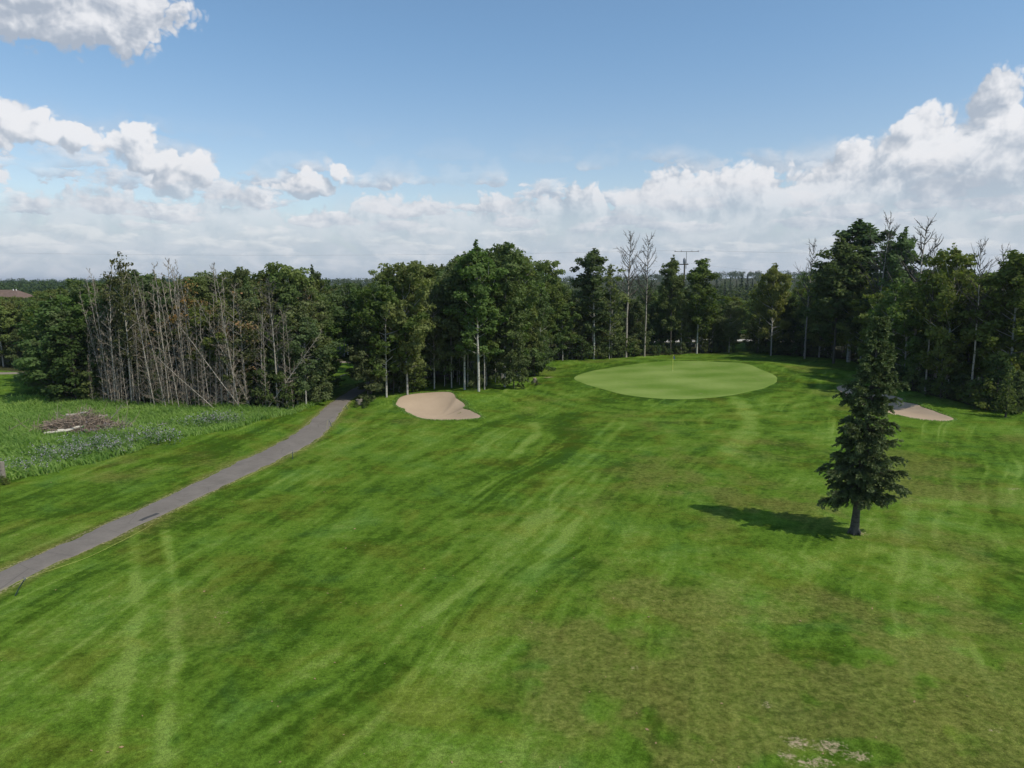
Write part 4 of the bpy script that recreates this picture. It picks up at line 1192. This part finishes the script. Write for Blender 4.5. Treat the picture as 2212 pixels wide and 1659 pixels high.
# ------------------------------------------------------------------ tall meadow grass, thistles, fallen leaves
def meadow():
    rng = np.random.default_rng(3)
    lo, hi = MEADOW.min(0), MEADOW.max(0)
    lo = np.maximum(lo, [-70, 30])
    n = 95000
    x = rng.uniform(lo[0], hi[0], n); y = rng.uniform(lo[1], hi[1], n)
    wob = (fbm(x / 3, y / 3, 3) - .5) * 3
    k = inside(x, y + wob, MEADOW)
    pc = gp(178, 930)
    k &= ((x - pc.x) / 3.0) ** 2 + ((y - pc.y + .6) / 1.6) ** 2 > 1
    x, y = x[k], y[k]
    d = fbm(x / 4 + 5, y / 4, 3)
    hh = (.22 + .95 * np.clip(d - .25, 0, 1)) * rng.uniform(.6, 1.25, len(x))
    z = H(x, y)
    a = rng.uniform(0, 6.28, len(x)); w = rng.uniform(.035, .08, len(x))
    ln = rng.normal(0, .48, (len(x), 2)) + np.array([-.22, -.10])
    b0 = np.stack([x - np.cos(a) * w, y - np.sin(a) * w, z - .03], 1)
    b1 = np.stack([x + np.cos(a) * w, y + np.sin(a) * w, z - .03], 1)
    m_ = np.stack([x + ln[:, 0] * hh * .4, y + ln[:, 1] * hh * .4, z + hh * .6], 1)
    t_ = np.stack([x + ln[:, 0] * hh * 1.2, y + ln[:, 1] * hh * 1.2, z + hh], 1)
    off = np.stack([np.cos(a) * w * .7, np.sin(a) * w * .7, 0 * w], 1)
    V = np.stack([b0, b1, m_ + off, t_, m_ - off], 1).reshape(-1, 3)
    i = np.arange(len(x))[:, None] * 5
    mb = MB()
    tone = np.repeat(np.clip(fbm(x / 5 + 50, y / 3, 3) * 1.3 - .15 + rng.uniform(-.1, .1, len(x)), 0, 1), 5)
    mb.add(V, np.hstack([i, i + 1, i + 2, i + 4]), tone)
    mb.add(V[:0], np.zeros((0, 4), int))
    tips = (i + np.array([[4, 2, 3, 3]]))
    mb.v.append(V); mb.f.append(tips + mb.n); mb.n += len(V); mb.att.append(tone)
    tag(mb.build("tall_grass", M['tall'], None, False, 'tone'), "tall uncut meadow grass between the dead stand and the mown strip", "grass", kind='stuff')
    # thistle and aster patches
    mb, mw = MB(), MB()
    for (u, v, ru, rv, n) in ((210, 965, 85, 15, 330), (330, 945, 70, 12, 200), (430, 912, 60, 8, 90), (480, 908, 50, 7, 150), (270, 935, 110, 11, 90), (120, 985, 60, 14, 160), (60, 1010, 60, 14, 80)):
        for q in range(n):
            aa = rr.uniform(0, 6.28); rd = rr.random() ** .6
            x, y = flat(u + ru * rd * math.cos(aa), v + rv * rd * math.sin(aa) + 8)
            zz = h1(x, y) + rr.uniform(.25, .95)
            c = np.array([x, y, zz]) + rng.normal(size=(3, 3)) * .10
            leaf_quads(mb, c, np.tile([0, -.3, 1.0], (3, 1)), .075, rng, 1.1, rng.uniform(0, 1, 3))
            c = np.array([x, y, zz - .35]) + rng.normal(size=(3, 3)) * np.array([.2, .2, .22])
            leaf_quads(mw, c, np.tile([0, 0, 1.4], (3, 1)), .15, rng, 1.7, rng.uniform(0, 1, 3))
    tag(mb.build("thistle_flowers", M['thistle'], None, False, 'tone'), "drift of dusty purple thistle heads in the rough meadow", "wildflowers", kind='stuff')
    tag(mw.build("meadow_weeds", M['weed'], None, False, 'tone'), "leafy weeds under the purple thistles in the meadow", "weeds", kind='stuff')
    # turf fringe round the bunkers
    mb = MB()
    for b in (BUNK_L, BUNK_R):
        n = 2600
        th = rng.uniform(-np.pi, np.pi, n); r0 = np.interp(th, b.t, b.r) * (1 + .05 * (fbm(np.cos(th) * 5 + 9, np.sin(th) * 5 + 4, 3) - .5)) + np.abs(rng.normal(0, .22, n)) - .05
        x = b.c[0] + np.cos(th) * r0; y = b.c[1] + np.sin(th) * r0
        c = np.stack([x, y, H(x, y) + .05], 1)
        leaf_quads(mb, c, np.stack([np.cos(th) * .4, np.sin(th) * .4, th * 0 + 1.5], 1), .10, rng, 1.8, rng.uniform(0, .7, n), .5)
    tag(mb.build("bunker_fringe_grass", M['tall'], None, False, 'tone'), "ragged turf fringe around the rims of the sand bunkers", "grass", kind='stuff')
    # litter lying on the fairway
    mb = MB()
    n = 170
    y = 15 + 45 * rng.random(n) ** 1.4; x = rng.uniform(-.8, .8, n) * y
    leaf_quads(mb, np.stack([x, y, H(x, y) + .025], 1), np.tile([0, 0, 3.0], (n, 1)), .065, rng, 1.6, None, 1.5)
    tag(mb.build("leaf_litter", M['litter'], None), "small dry leaves scattered over the mown fairway", "leaf litter", kind='stuff')
meadow()

# ------------------------------------------------------------------ flagstick
p = gp(1453, 802)
z0 = h1(p.x, p.y) + .035
r_ = tag(empty("flagstick", (p.x, p.y, z0)), "yellow flagstick with a hanging blue flag standing in the hole on the green", "flagstick")
hs = ztop(p.y, 767) - z0
mb = MB(); mb.tube([(0, 0, -.1), (0, 0, hs)], .02, 8); mb.tube([(0, 0, hs), (0, 0, hs + .04)], [.028, .02], 8); mb.build("pole", M['pole'], r_, True)
mb = MB()                                       # limp cloth: pleated strip with thickness
nx, nz = 7, 9
G = []
for i in range(nz):
    f = i / (nz - 1)
    for j in range(nx):
        g_ = j / (nx - 1)
        G.append((.02 + g_ * (.16 + .12 * f) , .05 * math.sin(g_ * 7 + f * 2), hs - .03 - f * .42 - g_ * .16))
V = np.array(G); V2 = V + np.array([0, .006, 0])
F = [[i * nx + j, i * nx + j + 1, (i + 1) * nx + j + 1, (i + 1) * nx + j] for i in range(nz - 1) for j in range(nx - 1)]
mb.add(V, F); mb.add(V2, [f[::-1] for f in F]); mb.build("flag", M['flag'], r_, True)
mb = MB(); mb.tube([(0, 0, -.02), (0, 0, .008)], [.06, .06], 16); mb.build("cup", M['cup'], r_)

# ------------------------------------------------------------------ rope and its posts along the cart path
RP = []
def rope_post(base, top, label, hook=False):
    b = gp(*base)
    ty = b.y
    tx, tz = xat(ty, *top), ztop(ty, top[1])
    r = tag(empty("rope_post", b), label, "post", "rope posts along the cart path")
    mb = MB(); t = np.array([tx - b.x, 0, tz - b.z])
    mb.tube([(0, 0, -.1), t * .5, t], [.026, .026, .024], 8); mb.build("stake", M['steel'], r, True)
    mb = MB(); mb.tube([t * .97, t * 1.05], [.036, .03], 8)
    th = np.linspace(0, 6.28, 12)
    mb.tube(np.stack([t[0] + .05 * np.cos(th), th * 0, t[2] + .05 + .05 * np.sin(th)], 1), .009, 5); mb.build("eyelet", M['iron'], r, True)
    return np.array([tx, ty, tz + .03])
t0 = rope_post((30, 1287), (53, 1252), "slanting dark green rope post nearest the camera beside the cart path")
t1 = rope_post((632, 992), (632, 976), "upright green rope post halfway along the cart path edge")
t2 = rope_post((717, 922), (711, 908), "tilted green rope post beyond the upright one on the cart path edge")
t3 = rope_post((752, 884), (746, 876), "farthest rope post at the edge of the wood's shade on the cart path")
def gpt(u, v, dz=.02):
    q = gp(u, v); return np.array([q.x, q.y, q.z + dz])
def rope(pts, label):
    mb = MB(); mb.tube(curve(pts, 10), .005, 6)
    tag(mb.build("rope", M['yellow'], None, True), label, "rope", "yellow rope along the cart path")
rope([gpt(-60, 1310, .12), gpt(0, 1291, .3) * .5 + (gpt(-60, 1310, .12) * .4 + t0 * .6) * .5, t0, gpt(120, 1234, .12), gpt(200, 1200), gpt(300, 1150), gpt(330, 1132)], "yellow rope sagging down from the slanting near post to the grass")
rope([gpt(490, 1050), gpt(585, 1006), gpt(605, 996, .15), t1, gpt(660, 972), gpt(690, 948)], "yellow rope hanging from the upright post to the path edge")
rope([gpt(706, 928), t2 + np.array([-.15, 0, -.12]), t2, t2 + np.array([.15, 0, -.2]), gpt(724, 915)], "yellow rope looped over the tilted post")
rope([gpt(728, 908), gpt(738, 893, .15), t3, gpt(760, 882)], "yellow rope dropping from the farthest post")

# ------------------------------------------------------------------ brush pile in the meadow
def brush_pile():
    rng = np.random.default_rng(21)
    c = gp(178, 930)
    mb = MB()
    for k in range(1100):
        f = rng.normal(size=2) * np.array([1.9, .70])
        hh = max(.08, (1.0 + .9 * float(vnoise(f[0] * 1.3 + 20, f[1] + 8))) * math.exp(-(f[0] / 2.7) ** 2 - (f[1] / 1.3) ** 2))
        x, y = c.x + f[0], c.y + f[1]
        z = h1(x, y) + hh * rng.random() ** .7
        d = rng.normal(size=3) * np.array([1, .7, .38]); d /= np.linalg.norm(d)
        l = rng.uniform(.4, 1.9)
        q = np.linspace(-.5, .5, 4)[:, None]
        mb.tube(np.array([x, y, z]) + d * l * q + rng.normal(size=(4, 3)) * .05, np.array([.02, .017, .012, .006]) * rng.uniform(.7, 1.7), 4, False)
    for k in range(60):
        x, y = c.x + rng.normal() * 1.9, c.y + rng.normal() * .7
        d = rng.normal(size=3) * np.array([1.0, .5, .3]) + np.array([.2, 0, .75]); d /= np.linalg.norm(d)
        l = rng.uniform(1.0, 2.2); q = np.linspace(0, 1, 5)[:, None]
        mb.tube(np.array([x, y, h1(x, y) + .2]) + d * l * q + rng.normal(size=(5, 3)) * .06 * q, np.linspace(.032, .008, 5), 5, False)
    tag(mb.build("brush_heap", M['brush'], None, True), "tangled heap of brown cut twigs in the meadow", "brush heap", kind='thing')
    logs = [((100, 943), (152, 932), .30, .10, "long pale log at the front of the brush heap"), ((128, 940), (185, 922), .42, .11, "thick peeling log lying lengthwise on the brush heap"), ((150, 915), (195, 908), .85, .10, "short whitish log across the top of the brush heap"),
            ((190, 922), (232, 898), .65, .08, "pale forked limb log at the far end of the brush heap"), ((98, 948), (140, 944), .08, .07, "thin log lying on the grass beside the brush heap")]
    for a, b, hz, r0, lab in logs:
        A, Bq = gp(*a), gp(*b)
        A.z += hz * .95; Bq.z += hz * .95 + .12; A.y -= .30; Bq.y = A.y + (Bq.y - A.y) * .4
        Bq.x = xat(Bq.y, b[0], b[1])
        q = np.linspace(0, 1, 7)[:, None]
        P = np.array(A) * (1 - q) + np.array(Bq) * q + rng.normal(size=(7, 3)) * .03
        m = MB(); m.tube(P, r0 * np.linspace(1.1, .85, 7) * rng.uniform(.92, 1.08, 7), 9)
        tag(m.build("log", M['log'], None, True), lab, "log", "logs on the brush heap")
    for a, b, hz, lab in (((222, 925), (266, 872), 1.5, "long pale forked branch pointing up out of the brush heap"), ((248, 935), (280, 908), .9, "bare branch poking out of the grass beyond the brush heap"), ((175, 915), (182, 880), 1.3, "upright dead branch in the middle of the brush heap"), ((320, 925), (360, 912), .5, "slender dead branch lying in the meadow grass"), ((128, 915), (120, 888), 1.1, "crooked thin branch at the low end of the brush heap")):
        A = gp(*a); y = A.y
        tip = np.array([xat(y, *b), y, ztop(y, b[1])])
        root = tag(empty("dead_branch", A), lab, "branch", "branches of the brush heap")
        t = tip - np.array(A); q = np.linspace(0, 1, 6)[:, None]
        L = t * q + rng.normal(size=(6, 3)) * .05 * q
        m = MB(); m.tube(L, np.linspace(.045, .012, 6), 6, True); m.build("limb", M['log'], root, True)
        m = MB()
        for w in range(9):
            d = t / np.linalg.norm(t) + rng.normal(size=3) * .7; l = rng.uniform(.25, .7)
            q3 = np.linspace(0, 1, 4)[:, None]
            m.tube(on(L, rng.uniform(.3, .97)) + d * l * q3 + rng.normal(size=(4, 3)) * .03 * q3, [.016, .013, .01, .006], 4, False)
        m.build("twigs", M['twig'], root, True)
brush_pile()

# ------------------------------------------------------------------ stumps and other single bits of wood
def stump(u, vb, hgt, rad, lab, cut=True, name="tree_stump"):
    p = gp(u, vb); rng = np.random.default_rng(int(u))
    r = tag(empty(name, p), lab, "stump" if name == "tree_stump" else "post")
    m = MB(); z = np.array([-.1, .08, .3, .7, 1.0]) * hgt
    V = []
    k = 14
    for i, zz in enumerate(z):
        th = np.arange(k) * 6.283 / k
        rd = rad * (1 + .35 * math.exp(-max(zz, 0) / (.2 * hgt)) * (.6 + .4 * np.sin(th * 5))) * (1 + rng.normal(0, .04, k))
        V.append(np.stack([np.cos(th) * rd, np.sin(th) * rd, zz + (rng.normal(0, .03, k) if i == 4 and not cut else 0 * th)], 1))
    V = np.array(V).reshape(-1, 3)
    i = np.arange(4)[:, None] * k; j = np.arange(k)[None]; jj = (j + 1) % k
    m.add(V, np.stack([i + j, i + jj, i + k + jj, i + k + j], -1).reshape(-1, 4)); m.build("bark", M['stumpwood'], r)
    m = MB(); m.add(np.vstack([V[-k:], [[0, 0, hgt * (1.0 if cut else .93)]]]), [[q, (q + 1) % k, k, k] for q in range(k)]); m.build("cut_top", M['cutwood'] if cut else M['stumpwood'], r)
stump(1155, 826, .55, .22, "small sawn tree stump in weeds at the corner of the middle wood")
stump(776, 874, .55, .33, "weathered tree stump beside the cart path at the wood entrance", False)
stump(6, 1036, 1.15, .17, "weathered wooden post standing in the meadow at the edge of the view", False, "wooden_post")
for k, (u, vb) in enumerate(((5, 1042), (-8, 1046), (14, 1047))):
    q = gp(u, vb); plant('bush', q.x, q.y, .45, "small weedy shrub at the foot of the weathered wooden post", "weeds at the wooden post", wide=1.0, vi=1)
for k, (u, vb, h_) in enumerate(((1150, 830, .5), (1160, 832, .6), (1120, 836, .5), (1130, 840, .6), (770, 880, .6), (790, 876, .8), (785, 882, .5))):
    q = gp(u, vb); plant('bush', q.x, q.y, h_, ["weed clump round the sawn stump near the green", "weed clump beside the weathered stump at the cart path"][k > 3], ["weeds round the sawn stump", "weeds at the path stump"][k > 3], wide=1.3)
A, Bq = gp(735, 815), gp(775, 811)
m = MB(); q = np.linspace(0, 1, 6)[:, None]; m.tube(np.array(A) * (1 - q) + np.array(Bq) * q + np.array([0, 0, .12]) + np.array([0, 0, .25]) * np.sin(q * 3.14), [.07, .065, .06, .05, .04, .03], 7)
tag(m.build("fallen_branch", M['log'], None, True), "white fallen branch on the grass in the gap behind the cart path", "branch")

# ------------------------------------------------------------------ utility pole and wires
def utility_pole():
    y = 164.0; x = xat(y, 1478, 600); z0 = h1(x, y)
    top = ztop(y, 543) - z0
    r = tag(empty("utility_pole", (x, y, z0)), "wooden utility pole with a crossarm and transformer above the trees behind the green", "utility pole")
    m = MB(); m.tube([(0, 0, -.5), (0, 0, top * .86)], [.24, .17], 10); m.build("pole", M['bark_dark'], r, True)
    m = MB(); m.tube([(.35, 0, top * .80), (.35, 0, top)], [.07, .06], 8); m.build("top_mast", M['iron'], r, True)
    m = MB(); m.box((.35, 0, top - .05), (5.6, .12, .10)); m.build("crossarm", M['bark_dark'], r)
    m = MB(); m.box((-.3, .0, top * .85), (2.3, .16, .22)); m.build("lower_crossarm", M['bark_dark'], r)
    m = MB(); m.tube([(-.15, -.42, top * .855), (-.15, -.42, top * .88), (-.15, -.42, top * .91), (-.15, -.42, top * .925)], [.28, .36, .34, .12], 12); m.build("transformer", M['iron'], r, True)
    for sx in (-2.6, -1.2, 1.2, 2.6, ):
        m = MB(); m.tube([(.35 + sx, 0, top), (.35 + sx, 0, top + .10), (.35 + sx, 0, top + .22)], [.06, .09, .05], 8); m.build("insulator", M['iron'], r, True)
    for sx in (-1.3, .6):
        m = MB(); m.tube([(sx, 0, top * .85 + .1), (sx, 0, top * .85 + .3)], [.07, .05], 8); m.build("insulator", M['iron'], r, True)
    m = MB()
    q = np.linspace(0, 1, 14); m.tube(np.stack([-1.3 + .08 * np.sin(q * 40), 0 * q, top * .84 - q * top * .10], 1), .07, 6); m.build("cutout_chain", M['iron'], r, True)
    def wire(a, b, sag, lab):
        q = np.linspace(0, 1, 40)[:, None]
        P = np.array(a) * (1 - q) + np.array(b) * q; P[:, 2] -= (sag * 4 * q * (1 - q))[:, 0]
        w = MB(); w.tube(P, .010, 5)
        tag(w.build("power_line", M['wire'], None, True), lab, "wire", "power lines")
    zt = z0 + top + .2
    wire((x - 2.25, y, zt), (xat(y + 10, -150, 545), y + 10, ztop(y + 10, 543)), 1.0, "thin power line running from the pole top across the left sky")
    wire((x + 2.95, y, zt), (xat(y, 2500, 545), y, ztop(y, 548)), .6, "thin power line running from the pole top across the right sky")
    zl = z0 + top * .85 + .3
    wire((x - 1.3, y, zl), (xat(y + 25, 1100, 600), y + 25, ztop(y + 25, 606)), .5, "lower power line running behind the tall dead trees")
    wire((x + .6, y, zl), (xat(y + 20, 1900, 600), y + 20, ztop(y + 20, 601)), .6, "lower power line dropping to the right of the pole")
    wire((x, y, z0 + top * .62), (xat(y + 20, 1800, 640), y + 20, ztop(y + 20, 645)), .4, "lowest power line crossing in front of the far spruces")
utility_pole()

# ------------------------------------------------------------------ houses beyond the left fairway
def house(u0, u1, vr, y, ridge_frac, lab, chim):
    x0, x1 = xat(y, u0, 640), xat(y, u1, 640)
    w, cx = x1 - x0, (x0 + x1) / 2
    zg = h1(cx, y); zr = ztop(y, vr) - zg
    ev = zr - min(3.2, w * .17); dp = 11.0
    r = tag(empty("house", (cx, y, zg)), lab, "house")
    m = MB(); m.box((0, 0, ev / 2), (w - 1.0, dp - 1.0, ev)); m.build("wall", M['stucco'], r)
    m = MB()
    rl = w * ridge_frac / 2
    V = [(-w / 2, -dp / 2, ev - .15), (w / 2, -dp / 2, ev - .15), (w / 2, dp / 2, ev - .15), (-w / 2, dp / 2, ev - .15), (-rl, 0, zr), (rl, 0, zr)]
    m.add(V, [[0, 1, 5, 4], [2, 3, 4, 5], [1, 2, 5, 5], [3, 0, 4, 4]]); m.add(V[:4], [[3, 2, 1, 0]])
    rf = m.build("roof", M['shingle'], r)
    if chim:
        m = MB(); m.box((-w * .12, -dp * .2, zr - .1), (.9, .8, 2.2)); m.box((-w * .12, -dp * .2, zr + 1.06), (1.1, 1.0, .14)); ch = m.build("chimney", M['chim'], rf)
        for sx in (.18, .24):
            m = MB(); m.tube([(w * sx, -.4, zr - .9), (w * sx, -.4, zr + .25)], .13, 8); m.build("roof_vent", M['trim'], rf)
    for k, sx in enumerate((-.3, 0, .3)):
        m = MB(); m.box((w * sx, -dp / 2 + .47, ev - 1.8), (1.7, .12, 1.5)); wf = m.build("window", M['trim'], r)
        m = MB(); m.box((w * sx, -dp / 2 + .40, ev - 1.8), (1.5, .06, 1.3)); m.build("pane", M['glass'], wf)
house(-40, 66, 626, 215, .45, "large house with brown hipped roof and pale chimney beyond the left trees", True)
house(84, 122, 640, 235, .6, "low brown roofed house showing beside the large hipped roof house", False)
house(228, 262, 639, 240, .6, "small grey brown roof glimpsed between tree tops above the dead stand", False)

# ------------------------------------------------------------------ bird on the leaning poplar
def bird():
    bpy.context.view_layer.update()
    host = next(o for o in SC.objects if o.get('label', '').startswith('thin crowned leaning poplar'))
    tr_o = next(c for c in host.children if c.name.startswith('trunk'))
    tip = max((tr_o.matrix_world @ v.co for v in tr_o.data.vertices), key=lambda q: q.z)
    x, y, z = tip.x, tip.y, tip.z + .14
    r = tag(empty("bird", (x, y, z)), "dark bird perched on top of the leaning poplar", "bird")
    m = MB()
    q = np.array([0, .12, .3, .5, .7, .82, .92, 1.0])
    P = np.stack([-.26 + .62 * q, 0 * q, -.02 + .16 * q ** 1.5 + .03], 1)
    m.tube(P, [.02, .03, .07, .105, .10, .065, .07, .012], 10); m.build("body", M['bird'], r, True)
    for s in (-1, 1):
        m = MB(); m.tube([(-.30, s * .07, .02), (-.05, s * .10, .10), (.14, s * .085, .13)], [.012, .05, .03], 8); m.build("wing", M['bird'], r, True)
    m = MB(); m.tube([(.0, .03, .02), (.0, .03, -.14)], .012, 5); m.tube([(.0, -.03, .02), (.0, -.03, -.14)], .012, 5); m.build("legs", M['bird'], r)
bird()

# ------------------------------------------------------------------ air
def haze():
    m = bpy.data.materials.new("summer_haze"); m.use_nodes = True
    nt = m.node_tree; nt.nodes.clear()
    v = nt.nodes.new('ShaderNodeVolumePrincipled')
    v.inputs['Color'].default_value = (.80, .88, 1.0, 1)
    v.inputs['Density'].default_value = .00010
    v.inputs['Anisotropy'].default_value = .2
    o = nt.nodes.new('ShaderNodeOutputMaterial')
    nt.links.new(v.outputs[0], o.inputs['Volume'])
    mb = MB(); mb.box((0, 4200, 30), (29000 * 4, 9700, 66))
    return tag(mb.build("haze", m), "thin summer haze over the golf course and far woods", "haze", kind='stuff')
haze()
# === END
